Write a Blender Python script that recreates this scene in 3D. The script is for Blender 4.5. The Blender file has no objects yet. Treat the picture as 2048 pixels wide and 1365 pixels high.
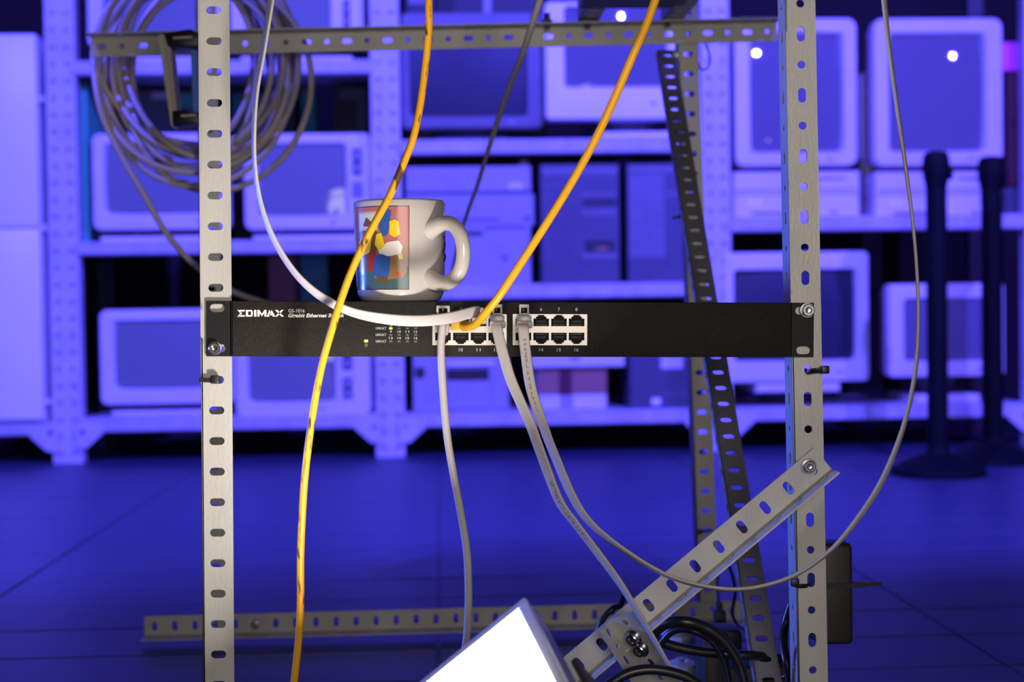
import bpy, bmesh, math, random
from mathutils import Vector as V, Matrix
random.seed(7)
C = bpy.context.scene.collection
sc = bpy.context.scene
F = 2844.0            # focal length in pixels of the 2048 x 1365 photograph (50 mm lens)
HOR = 620.0           # image row of the horizon at the centre column
CAMZ = 0.395
YF, YR, YS = 1.13, 1.72, 3.86     # front of rack, back of rack, front of the shelving

# ---------------------------------------------------------------- camera
cam_d = bpy.data.cameras.new('camera'); cam = bpy.data.objects.new('camera', cam_d); C.objects.link(cam)
sc.camera = cam
pitch = math.atan((682.5-HOR)/F); yaw = math.radians(2.85); roll = math.radians(0.8)
fw = V((math.sin(yaw)*math.cos(pitch), math.cos(yaw)*math.cos(pitch), -math.sin(pitch)))
r0 = V((math.cos(yaw), -math.sin(yaw), 0)); u0 = r0.cross(fw)
rt = (r0*math.cos(roll) - u0*math.sin(roll)).normalized()
up = (u0*math.cos(roll) + r0*math.sin(roll)).normalized()
CAM = V((0, 0, CAMZ))
cam.matrix_world = Matrix(((rt.x, up.x, -fw.x, CAM.x), (rt.y, up.y, -fw.y, CAM.y), (rt.z, up.z, -fw.z, CAM.z), (0, 0, 0, 1)))
cam_d.sensor_width = 36; cam_d.lens = F*36/2048
cam_d.clip_start = 0.02; cam_d.clip_end = 50
cam_d.dof.use_dof = True; cam_d.dof.focus_distance = 1.125; cam_d.dof.aperture_fstop = 5.8

def ray(px, py): return (rt*(px-1024)/F - up*(py-682.5)/F + fw)
def at(px, py, Y):
    d = ray(px, py); return CAM + d*(Y/d.y)
def pxm(n, Y): return n*Y/F

# ---------------------------------------------------------------- world, lights, exposure
w = bpy.data.worlds.new('world'); sc.world = w; w.use_nodes = True
w.node_tree.nodes['Background'].inputs[0].default_value = (0.10, 0.09, 0.30, 1)
w.node_tree.nodes['Background'].inputs[1].default_value = 0.035
sc.view_settings.view_transform = 'Standard'; sc.view_settings.look = 'None'
sc.view_settings.exposure = 0.0; sc.view_settings.gamma = 1.0; sc.view_settings.use_curve_mapping = False
def light(name, kind, loc, target, power, color, **kw):
    d = bpy.data.lights.new(name, kind); d.energy = power; d.color = color
    for k, v in kw.items(): setattr(d, k, v)
    o = bpy.data.objects.new(name, d); C.objects.link(o); o.location = loc
    o.rotation_euler = (V(target)-V(loc)).to_track_quat('-Z', 'Y').to_euler()
    return o
BLUE = (0.078, 0.068, 1.0)
light('blue_stage_spot', 'SPOT', (-1.2, 0.95, 2.3), (-0.5, 3.9, 0.35), 850, BLUE, spot_size=math.radians(70), spot_blend=0.5, shadow_soft_size=0.03)
light('blue_stage_spot', 'SPOT', (0.98, 0.95, 2.255), (0.6, 3.9, 0.35), 850, BLUE, spot_size=math.radians(70), spot_blend=0.5, shadow_soft_size=0.03)
light('violet_stage_spot', 'SPOT', (2.875, 0.95, 2.23), (1.4, 3.9, 0.4), 640, (0.115, 0.070, 1.0), spot_size=math.radians(66), spot_blend=0.5, shadow_soft_size=0.03)
light('warm_room_light', 'AREA', (0.22, -0.45, 0.54), (0.1, 1.13, 0.4), 8.8, (1.0, 0.92, 0.84), size=0.75, shape='DISK')
light('small_warm_lamp', 'POINT', (1.22, 0.3, 0.44), (1.22, 1, 0.44), 0.5, (1.0, 0.6, 0.45), shadow_soft_size=0.022)
light('left_blue_lamp', 'SPOT', (-1.30, 1.62, 0.36), (0.25, 1.18, 0.30), 115, (0.10, 0.19, 1.0), spot_size=math.radians(34), spot_blend=0.6, shadow_soft_size=0.04)

# ---------------------------------------------------------------- materials
def mat(name, col, rough=0.5, metal=0.0, bump=0.0, bscale=300, var=0.0, vscale=8, coat=0.0, emit=None, estr=0, spec=0.5, trans=0.0, dirt=None, stretch=None):
    m = bpy.data.materials.new(name); m.use_nodes = True
    nt = m.node_tree; n = nt.nodes; b = n['Principled BSDF']
    b.inputs['Base Color'].default_value = (*col, 1); b.inputs['Roughness'].default_value = rough
    b.inputs['Metallic'].default_value = metal; b.inputs['Specular IOR Level'].default_value = spec
    b.inputs['Coat Weight'].default_value = coat; b.inputs['Transmission Weight'].default_value = trans
    tc = n.new('ShaderNodeTexCoord'); src = tc.outputs['Object']
    if stretch:
        mp = n.new('ShaderNodeMapping'); mp.inputs['Scale'].default_value = stretch
        nt.links.new(src, mp.inputs['Vector']); src = mp.outputs['Vector']
    out = None
    if var or dirt:
        tx = n.new('ShaderNodeTexNoise'); tx.inputs['Scale'].default_value = vscale; tx.inputs['Detail'].default_value = 6
        nt.links.new(src, tx.inputs['Vector'])
        cr = n.new('ShaderNodeValToRGB'); nt.links.new(tx.outputs['Fac'], cr.inputs['Fac'])
        if dirt:
            cr.color_ramp.elements[0].position = dirt[1]; cr.color_ramp.elements[0].color = (*dirt[0], 1)
            cr.color_ramp.elements[1].position = dirt[1]+0.06; cr.color_ramp.elements[1].color = (*col, 1)
        else:
            cr.color_ramp.elements[0].position = 0.3; cr.color_ramp.elements[1].position = 0.7
            cr.color_ramp.elements[0].color = (*[max(0, c*(1-var)) for c in col], 1)
            cr.color_ramp.elements[1].color = (*[min(1, c*(1+var)) for c in col], 1)
        nt.links.new(cr.outputs['Color'], b.inputs['Base Color'])
    if bump:
        tx = n.new('ShaderNodeTexNoise'); tx.inputs['Scale'].default_value = bscale; tx.inputs['Detail'].default_value = 3
        nt.links.new(src, tx.inputs['Vector'])
        bp = n.new('ShaderNodeBump'); bp.inputs['Strength'].default_value = bump; bp.inputs['Distance'].default_value = 0.001
        nt.links.new(tx.outputs['Fac'], bp.inputs['Height']); nt.links.new(bp.outputs['Normal'], b.inputs['Normal'])
    if emit:
        b.inputs['Emission Color'].default_value = (*emit, 1); b.inputs['Emission Strength'].default_value = estr
    return m
M = {}
M['galv'] = mat('galvanised_steel', (0.52, 0.50, 0.465), 0.46, 0.30, 0.12, 500, 0.10, 25, stretch=(1, 1, 0.35))
M['sheet'] = mat('sheet_painted_blue_light', (0.10, 0.26, 0.85), 0.5)  # blue lamp light on the sheet is put into its colour
M['strut'] = mat('shade_toned_zinc', (0.32, 0.31, 0.34), 0.45, 0.5, 0.1, 400, 0.15, 20)  # galvanised like the rest; its shade is put into a darker colour
M['galv_dark'] = mat('dark_grey_steel', (0.10, 0.10, 0.11), 0.5, 0.4, 0.1, 400, 0.15, 20)
M['bolt'] = mat('bright_zinc', (0.45, 0.45, 0.46), 0.25, 1.0, 0.03, 200)
M['charcoal'] = mat('powder_coated_charcoal', (0.019, 0.0165, 0.0150), 0.62, 0.0, 0.35, 1400, 0.35, 900, spec=0.22)
M['ear'] = mat('black_painted_steel', (0.008, 0.0075, 0.008), 0.5, 0.0, 0.15, 900, spec=0.25)
M['print'] = mat('white_print', (0.78, 0.75, 0.72), 0.6)
M['print_dim'] = mat('grey_print', (0.16, 0.155, 0.15), 0.6)
M['led'] = mat('lit_led', (0.5, 0.9, 0.1), 0.4, emit=(0.62, 1.0, 0.08), estr=1.9)
M['led_off'] = mat('unlit_led', (0.10, 0.10, 0.09), 0.3)
M['shield'] = mat('jack_shield', (0.62, 0.57, 0.51), 0.35, 0.35, 0.05, 400)
M['socket'] = mat('shaded_black_socket', (0.007, 0.006, 0.006), 0.6, spec=0.12)  # black plastic, made darker to stand in for shade inside the port
M['socket_tab'] = mat('socket_inner_plastic', (0.014, 0.013, 0.012), 0.5, spec=0.25)
M['contact'] = mat('gold_contact', (0.16, 0.12, 0.07), 0.4, 0.8)
M['mug'] = mat('white_glaze', (0.60, 0.55, 0.515), 0.10, 0.0, 0.0, coat=0.5)
M['white_cable'] = mat('white_cable_sheath', (0.54, 0.49, 0.48), 0.45, 0.0, 0.05, 300, 0.05, 40)
M['white_plug'] = mat('clear_white_plastic', (0.66, 0.62, 0.64), 0.22, trans=0.15)
M['yellow'] = mat('yellow_cable_sheath', (0.86, 0.40, 0.012), 0.38, 0.0, 0.06, 400, vscale=75, dirt=((0.12, 0.06, 0.02), 0.365), stretch=(2.2, 2.2, 0.55))
M['yellow_clean'] = mat('clean_yellow_sheath', (0.86, 0.40, 0.012), 0.34, 0, 0.05, 400, 0.05, 30)
M['yellow_plug'] = mat('yellow_plug_plastic', (0.80, 0.42, 0.05), 0.2)
M['coil'] = mat('aged_beige_cable', (0.50, 0.43, 0.40), 0.55)
M['tie'] = mat('black_nylon', (0.010, 0.010, 0.012), 0.4)
M['rubber'] = mat('black_rubber_cable', (0.012, 0.012, 0.014), 0.33)
M['brick'] = mat('black_adapter_plastic', (0.020, 0.018, 0.017), 0.5, 0, 0.2, 900)
M['shelf'] = mat('white_enamelled_steel', (0.58, 0.56, 0.60), 0.42, 0.0, 0.0, 10, 0.10, 14)
M['shelf_edge'] = mat('scuffed_white_enamel', (0.50, 0.49, 0.53), 0.45, 0.0, 0.0, 10, 0.16, 22)
M['cab'] = mat('white_cabinet_enamel', (0.93, 0.92, 0.93), 0.4, 0, 0, 10, 0.04, 3)
M['cream'] = mat('cream_monitor_plastic', (0.74, 0.70, 0.68), 0.5, 0, 0.1, 600, 0.05, 12)
M['white_pl'] = mat('pale_monitor_plastic', (0.90, 0.88, 0.88), 0.5, 0, 0.1, 600, 0.04, 12)
M['grey_pl'] = mat('grey_computer_plastic', (0.36, 0.35, 0.36), 0.5, 0, 0.1, 600, 0.07, 14)
M['mid_pl'] = mat('mid_grey_plastic', (0.16, 0.155, 0.17), 0.5, 0, 0.1, 600, 0.08, 14)
M['slate_pl'] = mat('slate_grey_plastic', (0.078, 0.080, 0.10), 0.5, 0, 0.1, 600, 0.1, 14)
M['dark_pl'] = mat('dark_plastic', (0.018, 0.016, 0.018), 0.5)
M['cyan_pl'] = mat('teal_plastic', (0.02, 0.26, 0.16), 0.5)
M['sky_pl'] = mat('turquoise_painted_box', (0.08, 0.55, 0.30), 0.5)
M['crt_pale'] = mat('pale_crt_glass', (0.215, 0.24, 0.20), 0.03, spec=0.6)
M['crt_mid'] = mat('mid_crt_glass', (0.17, 0.165, 0.18), 0.03, spec=0.6)
M['crt_dark'] = mat('dark_crt_glass', (0.030, 0.032, 0.045), 0.45, spec=0.3)
M['brown_card'] = mat('brown_cardboard', (0.35, 0.17, 0.10), 0.8)
M['red_dark'] = mat('dark_red_paint', (0.10, 0.012, 0.02), 0.6)
M['magenta'] = mat('magenta_lit_paint', (1.0, 0.10, 0.55), 0.5)  # the magenta light falling on the box is put into its colour
M['floor'] = mat('grey_floor_board', (0.034, 0.046, 0.080), 0.42, 0.0, 0.10, 60, 0.10, 3)
M['wall'] = mat('dark_wall_paint', (0.010, 0.006, 0.007), 0.9, 0, 0, 10, 0.25, 3)
M['pole'] = mat('matt_black_pole', (0.004, 0.004, 0.005), 0.7, spec=0.15)
M['lamp_body'] = mat('black_lamp_casting', (0.06, 0.055, 0.055), 0.5, 0.3)
M['lamp_rim'] = mat('lamp_rim_paint', (0.75, 0.75, 0.75), 0.4)
M['lamp_glass'] = mat('lit_lamp_glass', (0.9, 0.9, 0.9), 0.4, emit=(1.0, 0.93, 0.86), estr=7)
M['clear'] = mat('clear_wrap', (0.5, 0.5, 0.56), 0.15)
for k, c in dict(pink=(0.45, 0.14, 0.13), teal=(0.055, 0.115, 0.125), frame=(0.55, 0.42, 0.24), cream_p=(0.62, 0.58, 0.46), brown=(0.30, 0.15, 0.055),
                 blue_p=(0.035, 0.10, 0.36), yellow_p=(0.80, 0.55, 0.02), red_p=(0.40, 0.03, 0.03), outline=(0.05, 0.015, 0.02), purple=(0.10, 0.01, 0.16), white_p=(0.72, 0.66, 0.62), brown_d=(0.16, 0.075, 0.035)).items():
    M['p_'+k] = mat('print_'+k, c, 0.2, coat=0.1)

# ---------------------------------------------------------------- mesh builder
class MB:
    def __init__(s): s.v = []; s.f = []; s.m = []; s.mi = 0
    def add(s, vs, fs):
        k = len(s.v); s.v += [V(p) for p in vs]
        for f in fs: s.f.append([k+i for i in f]); s.m.append(s.mi)
    def box(s, c, size, R=None):
        c = V(c); hx, hy, hz = size[0]/2, size[1]/2, size[2]/2
        vs = [V((x, y, z)) for x in (-hx, hx) for y in (-hy, hy) for z in (-hz, hz)]
        if R is not None: vs = [R @ p for p in vs]
        s.add([c+p for p in vs], [(0, 1, 3, 2), (4, 6, 7, 5), (0, 4, 5, 1), (2, 3, 7, 6), (0, 2, 6, 4), (1, 5, 7, 3)])
    def cbox(s, c, size, ch):      # box with chamfered vertical-front edges (chamfer on all edges facing -Y and around)
        c = V(c); hx, hy, hz = size[0]/2, size[1]/2, size[2]/2
        lp = [[V((x, hy, z)) for x, z in ((-hx, -hz), (hx, -hz), (hx, hz), (-hx, hz))],
              [V((x, -hy+ch, z)) for x, z in ((-hx, -hz), (hx, -hz), (hx, hz), (-hx, hz))],
              [V((x, -hy, z)) for x, z in ((-hx+ch, -hz+ch), (hx-ch, -hz+ch), (hx-ch, hz-ch), (-hx+ch, hz-ch))]]
        s.loft([[c+p for p in l] for l in lp], True, True)
    def loft(s, loops, cap0=False, cap1=False, closed=True):
        n = len(loops[0]); k = len(s.v)
        for l in loops: s.v += [V(p) for p in l]
        for a in range(len(loops)-1):
            for i in range(n if closed else n-1):
                j = (i+1) % n
                s.f.append([k+a*n+i, k+a*n+j, k+(a+1)*n+j, k+(a+1)*n+i]); s.m.append(s.mi)
        if cap0: s.f.append([k+i for i in range(n)][::-1]); s.m.append(s.mi)
        if cap1: s.f.append([k+(len(loops)-1)*n+i for i in range(n)]); s.m.append(s.mi)
    def prism(s, pts, d):          # polygon extruded by vector d
        d = V(d); n = len(pts)
        s.loft([[V(p) for p in pts], [V(p)+d for p in pts]], True, True)
    def cyl(s, c, axis, r, h, n=20, r2=None, cap=True):
        axis = V(axis).normalized(); a = axis.orthogonal().normalized(); b = axis.cross(a); r2 = r if r2 is None else r2
        c = V(c)
        L = [[c + (a*math.cos(t)+b*math.sin(t))*rr + axis*hh for t in [2*math.pi*i/n for i in range(n)]] for rr, hh in ((r, 0), (r2, h))]
        s.loft(L, cap, cap)
    def lathe(s, c, prof, n=32, axis=V((0, 0, 1))):
        axis = V(axis).normalized(); a = axis.orthogonal().normalized(); b = axis.cross(a); c = V(c)
        s.loft([[c + (a*math.cos(t)+b*math.sin(t))*max(r, 1e-5) + axis*h for t in [2*math.pi*i/n for i in range(n)]] for r, h in prof], True, True)
    def tube(s, pts, r, n=10, ref=None, rw=None, twist=None):   # rw: (half width, half thickness) for flat cables, twist(t) -> width direction
        L = []; prev = None
        N = len(pts)
        for i, p in enumerate(pts):
            T = (pts[min(i+1, N-1)] - pts[max(i-1, 0)]).normalized()
            if rw:
                wd = twist(i/(N-1)); a = (wd - T*wd.dot(T)).normalized(); b = T.cross(a).normalized()
                hw, ht = rw; loop = []
                for sg in (1, -1):
                    for q in range(5):
                        t = -math.pi/2 + math.pi*q/4
                        loop.append(p + a*(sg*(hw-ht) + sg*ht*math.cos(t)) + b*(sg*ht*math.sin(t)))
            else:
                if prev is None: prev = T.orthogonal().normalized()
                a = (prev - T*prev.dot(T)).normalized(); prev = a; b = T.cross(a)
                rr = r(i/(N-1)) if callable(r) else r
                loop = [p + (a*math.cos(t)+b*math.sin(t))*rr for t in [2*math.pi*k/n for k in range(n)]]
            L.append(loop)
        s.loft(L, True, True)
    def build(s, name, material, parent=None, bevel=0, smooth=35, loc=None, seg=2):
        me = bpy.data.meshes.new(name)
        off = V((0, 0, 0))
        if parent is not None: off = world_loc(parent)
        elif loc is not None: off = V(loc)
        me.from_pydata([tuple(p-off) for p in s.v], [], s.f)
        for m in (material if isinstance(material, (list, tuple)) else [material]): me.materials.append(M[m] if isinstance(m, str) else m)
        me.polygons.foreach_set('material_index', s.m)
        bm = bmesh.new(); bm.from_mesh(me)
        if bevel:
            bmesh.ops.remove_doubles(bm, verts=bm.verts, dist=1e-6)
            ed = [e for e in bm.edges if e.is_manifold and e.calc_face_angle(0) > 0.6]
            bmesh.ops.bevel(bm, geom=ed, offset=bevel, segments=seg, affect='EDGES', profile=0.5, clamp_overlap=True)
        bmesh.ops.recalc_face_normals(bm, faces=bm.faces)
        bm.to_mesh(me); bm.free()
        if smooth:
            me.shade_smooth() if hasattr(me, 'shade_smooth') else None
            me.set_sharp_from_angle(angle=math.radians(smooth))
        o = bpy.data.objects.new(name, me); C.objects.link(o)
        if parent is not None: o.parent = parent
        elif loc is not None: o.location = off
        return o
_wl = {}
def world_loc(o):
    p = V(o.location)
    while o.parent is not None:
        o = o.parent; p = p + V(o.location)
    return p
def thing(name, loc, label, cat, group=None):
    o = bpy.data.objects.new(name, None); C.objects.link(o); o.location = loc; o.empty_display_size = 0.02
    return tag(o, label, cat, group)
def tag(o, label, cat=None, group=None, kind=None):
    if label: o['label'] = label
    if cat: o['category'] = cat
    if group: o['group'] = group
    if kind: o['kind'] = kind
    return o
def struct(o): o['kind'] = 'structure'; return o

def smooth_path(pts, per=10):
    P = [pts[0]*2-pts[1]] + list(pts) + [pts[-1]*2-pts[-2]]; out = []
    for i in range(1, len(P)-2):
        a, b, c, d = P[i-1], P[i], P[i+1], P[i+2]
        for k in range(per):
            t = k/per
            out.append(0.5*((2*b)+(c-a)*t+(2*a-5*b+4*c-d)*t*t+(3*b-a-3*c+d)*t*t*t))
    out.append(P[-2]); return out

# ---------------------------------------------------------------- perforated plates
def stadium(cu, cv, ln, wd, along, n=6):
    r = wd/2; h = max(ln/2-r, 0); pts = []
    for sg in (1, -1):
        for k in range(n+1):
            t = -math.pi/2 + math.pi*k/n
            x, y = sg*(h + r*math.cos(t)), sg*r*math.sin(t)
            pts.append((cu+x, cv+y) if along else (cu-y, cv+x))
    return pts
def circle(cu, cv, d, n=12): return [(cu+d/2*math.cos(2*math.pi*k/n), cv+d/2*math.sin(2*math.pi*k/n)) for k in range(n)]
def perf(mb, O, U, W, N, t, cells, rect):
    P = lambda u, v, b=0: O + U*u + W*v - N*(t*b)
    for (u0, u1, v0, v1, h) in cells:
        if not h:
            for b in (0, 1):
                q = [P(u0, v0, b), P(u1, v0, b), P(u1, v1, b), P(u0, v1, b)]
                mb.add(q, [(0, 1, 2, 3)])
            continue
        cu, cv = sum(p[0] for p in h)/len(h), sum(p[1] for p in h)/len(h)
        n = len(h); ang = [math.atan2(p[1]-cv, p[0]-cu) for p in h]
        def out(p):
            dx, dy = p[0]-cu, p[1]-cv
            tt = min([(u1-cu)/dx if dx > 1e-9 else ((u0-cu)/dx if dx < -1e-9 else 1e9), (v1-cv)/dy if dy > 1e-9 else ((v0-cv)/dy if dy < -1e-9 else 1e9)])
            return (cu+dx*tt, cv+dy*tt)
        cor = [((x, y), math.atan2(y-cv, x-cu)) for x, y in ((u0, v0), (u1, v0), (u1, v1), (u0, v1))]
        for i in range(n):
            j = (i+1) % n; a0 = ang[i]; da = (ang[j]-a0) % (2*math.pi)
            if da > math.pi: continue
            poly = [h[i], out(h[i])]
            cs = sorted([((ca-a0) % (2*math.pi), c) for c, ca in cor])
            poly += [c for dd, c in cs if 1e-6 < dd < da-1e-6]
            poly += [out(h[j]), h[j]]
            for b in (0, 1): mb.add([P(x, y, b) for x, y in poly], [tuple(range(len(poly)))])
            mb.add([P(*h[i], 0), P(*h[j], 0), P(*h[j], 1), P(*h[i], 1)], [(0, 1, 2, 3)])
    u0, u1, v0, v1 = rect
    R = [(u0, v0), (u1, v0), (u1, v1), (u0, v1)]
    for i in range(4):
        a, b = R[i], R[(i+1) % 4]; mb.add([P(*a), P(*b), P(*b, 1), P(*a, 1)], [(0, 1, 2, 3)])
def slotted(mb, A, B, n, e0, e1, nrm, w=0.0244, side=0, toward=-1, w2=None, kind='across', kind2='mix', t=0.0016, hs=1.0, alt0=0):
    """perforated angle: holes at A..B (n intervals), e0/e1 further holes beyond; flange on +/-1 side, toward (+1 along nrm) or away (-1)"""
    L = (B-A); pitch = L.length/n; L.normalize()
    N = (V(nrm) - L*V(nrm).dot(L)).normalized(); W = N.cross(L).normalized()
    u0, u1 = -(e0+.5)*pitch, (n+e1+.5)*pitch
    cells = []
    for k in range(-e0, n+e1+1):
        c = k*pitch
        if kind == 'across': h = stadium(c, 0, 0.0118*hs, 0.0061*hs, False)
        elif (k+alt0) % 2 == 0: h = stadium(c, 0, 0.0118*hs, 0.0064*hs, True)
        else: h = circle(c, 0, 0.0064*hs)
        cells.append((c-pitch/2, c+pitch/2, -w/2, w/2, h))
    perf(mb, A, L, W, N, t, cells, (u0, u1, -w/2, w/2))
    if side:
        w2 = w2 or w; D = N*toward; O2 = A + W*(side*w/2) + (N*0 if toward > 0 else -N*0)
        N2 = W*side; cells = []
        for k in range(-e0, n+e1+1):
            c = k*pitch; v = w2*0.5
            h = stadium(c, v, 0.0100*hs, 0.0050*hs, True, 4) if k % 2 else circle(c, v, 0.0050*hs, 8)
            cells.append((c-pitch/2, c+pitch/2, 0, w2, h))
        perf(mb, O2, L, D, N2, t, cells, (u0, u1, 0, w2))
    return pitch, L, W, N

def rr(cx, cz, w, h, r, y, n=4):
    pts = []
    r = min(r, w/2, h/2)
    for sx, sz, a0 in ((1, 1, 0), (-1, 1, 90), (-1, -1, 180), (1, -1, 270)):
        for k in range(n+1):
            t = math.radians(a0 + 90*k/n)
            pts.append(V((cx+sx*(w/2-r)+r*math.cos(t), y, cz+sz*(h/2-r)+r*math.sin(t))))
    return pts

# ================================================================ SETTING
fl = bpy.data.objects.new('floor', None); C.objects.link(fl); struct(fl)
pl_mesh = None
px0 = at(88, 1365, 1.0).x
JX = at(0, 1193, 1.0)
g = CAM + ray(0, 1193)*(-CAMZ/ray(0, 1193).z)        # one long joint crosses this floor point
RW, RL = 0.146, 0.62
for i in range(-3, 6):
    for j in range(0, 24):
        if pl_mesh is None:
            b = MB(); b.box((0, 0, -0.01), (RL-0.003, RW-0.0025, 0.02))
            o = b.build('plank', 'floor', None, bevel=0.0015, seg=1); pl_mesh = o.data
        else:
            o = bpy.data.objects.new('plank', pl_mesh); C.objects.link(o)
        o.location = (g.x + (i+0.5)*RL, 1.15 + j*RW, random.uniform(-0.0006, 0)); o.parent = fl
b = MB(); b.box((0.9, 3, -0.014), (7, 5, 0.02)); o = b.build('subfloor', 'floor', fl)
b = MB(); b.box((0.5, 4.75, 1.4), (8, 0.06, 2.9)); struct(b.build('wall_back', 'wall', None))

# ================================================================ SHELVING
sx0 = at(775, 480, YS).x; BAY = pxm(650, YS)
posts_x = [sx0-BAY-BAY, sx0-BAY, sx0, sx0+BAY, sx0+2*BAY]
# correct each visible post to its photographed place
posts_x[1] = at(128, 480, YS).x; posts_x[3] = at(1433, 480, YS).x; posts_x[4] = at(2078, 480, YS).x; posts_x[0] = at(-520, 480, YS).x
shelving = thing('shelving_unit', (sx0, YS+0.2, 0), 'long white perforated metal shelving unit filled with old computers, behind the frame', 'shelving')
PW = pxm(57, YS)
for i, x in enumerate(posts_x[1:]):
    b = MB(); cells = []; pitch = pxm(33.3, YS); rows = int(1.42/pitch)
    for k in range(rows):
        z = k*pitch
        for sgn in (-1, 1):
            cu = sgn*PW/4
            cells.append((cu-PW/4, cu+PW/4, z, z+pitch, stadium(cu, z+pitch*.5, pxm(15, YS), pxm(11, YS), k % 2 == 0, 3)))
    perf(b, V((x, YS-0.004, 0)), V((1, 0, 0)), V((0, 0, 1)), V((0, -1, 0)), 0.003, cells, (-PW/2, PW/2, 0, rows*pitch))
    for sgn in (-1, 1): b.box((x+sgn*(PW/2-0.0015), YS+0.019, rows*pitch/2), (0.003, 0.04, rows*pitch))
    b.box((x, YS+0.006, rows*pitch/2), (PW-.006, 0.003, rows*pitch))
    b.build('post', 'shelf', shelving)
    b = MB(); b.box((x, YS+0.47, 0.71), (PW*0.6, 0.03, 1.42)); b.build('rear_post', 'dark_pl', shelving)  # white rear post given a dark colour in place of shade
def board(xa, xb, ytop, ybot, px):
    z1 = at(px, ytop, YS).z; z0 = at(px, ybot, YS).z
    b = MB()
    prof = [(-0.008, z1-0.002), (-0.008, z0+0.004), (-0.003, z0), (0.012, z0), (0.012, z0+0.004), (-0.001, z0+0.006), (-0.001, z1-0.004), (0.46, z1-0.004), (0.46, z1), (-0.006, z1)]
    pts = [V((xa, YS-0.004+p[0], p[1])) for p in prof]
    b.prism(pts, (xb-xa, 0, 0)); b.build('shelf_board', 'shelf_edge', shelving, smooth=0)
    return z1
def bx(i): return posts_x[i]+PW/2-0.004
def ex(i): return posts_x[i]-PW/2+0.004
Z = {}
Z['0c'] = board(bx(0), ex(1), 845, 872, 60)
Z['1a'] = board(bx(1), ex(2), 122, 150, 455)
Z['1b'] = board(bx(1), ex(2), 482, 508, 455)
Z['1c'] = board(bx(1), ex(2), 832, 861, 455)
Z['2a'] = board(bx(2), ex(3), 279, 308, 1100)
Z['2b'] = board(bx(2), ex(3), 568, 597, 1100)
Z['2c'] = board(bx(2), ex(3), 822, 851, 1100)
Z['3b'] = board(bx(3), ex(4), 432, 462, 1700)
Z['3c'] = board(bx(3), ex(4), 812, 840, 1700)
for i in (1, 2, 3, 4):
    for sg in (-1, 1):
        zt = Z[{(1, -1): '0c', (1, 1): '1c', (2, -1): '1c', (2, 1): '2c', (3, -1): '2c', (3, 1): '3c', (4, -1): '3c', (4, 1): '3c'}[(i, sg)]]
        x = posts_x[i]+sg*PW*0.3
        pts = [V((x, YS-0.0125, zt-0.012)), V((x+sg*0.075, YS-0.0125, zt-0.012)), V((x+sg*0.072, YS-0.0125, zt-0.040)), V((x+sg*0.030, YS-0.0125, zt-0.078)), V((x, YS-0.0125, zt-0.082))]
        b = MB(); b.prism(pts, (0, 0.003, 0)); b.build('gusset_plate', 'shelf', shelving)
for i in (1, 2, 3, 4):      # shelf bolts on the lowest joints
    for sg in (-1, 1):
        b = MB(); b.cyl((posts_x[i]+sg*PW*0.55, YS-0.0125, Z['1c']-0.035), (0, -1, 0), 0.007, 0.005, 10); b.build('bolt', 'bolt', shelving)

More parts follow.
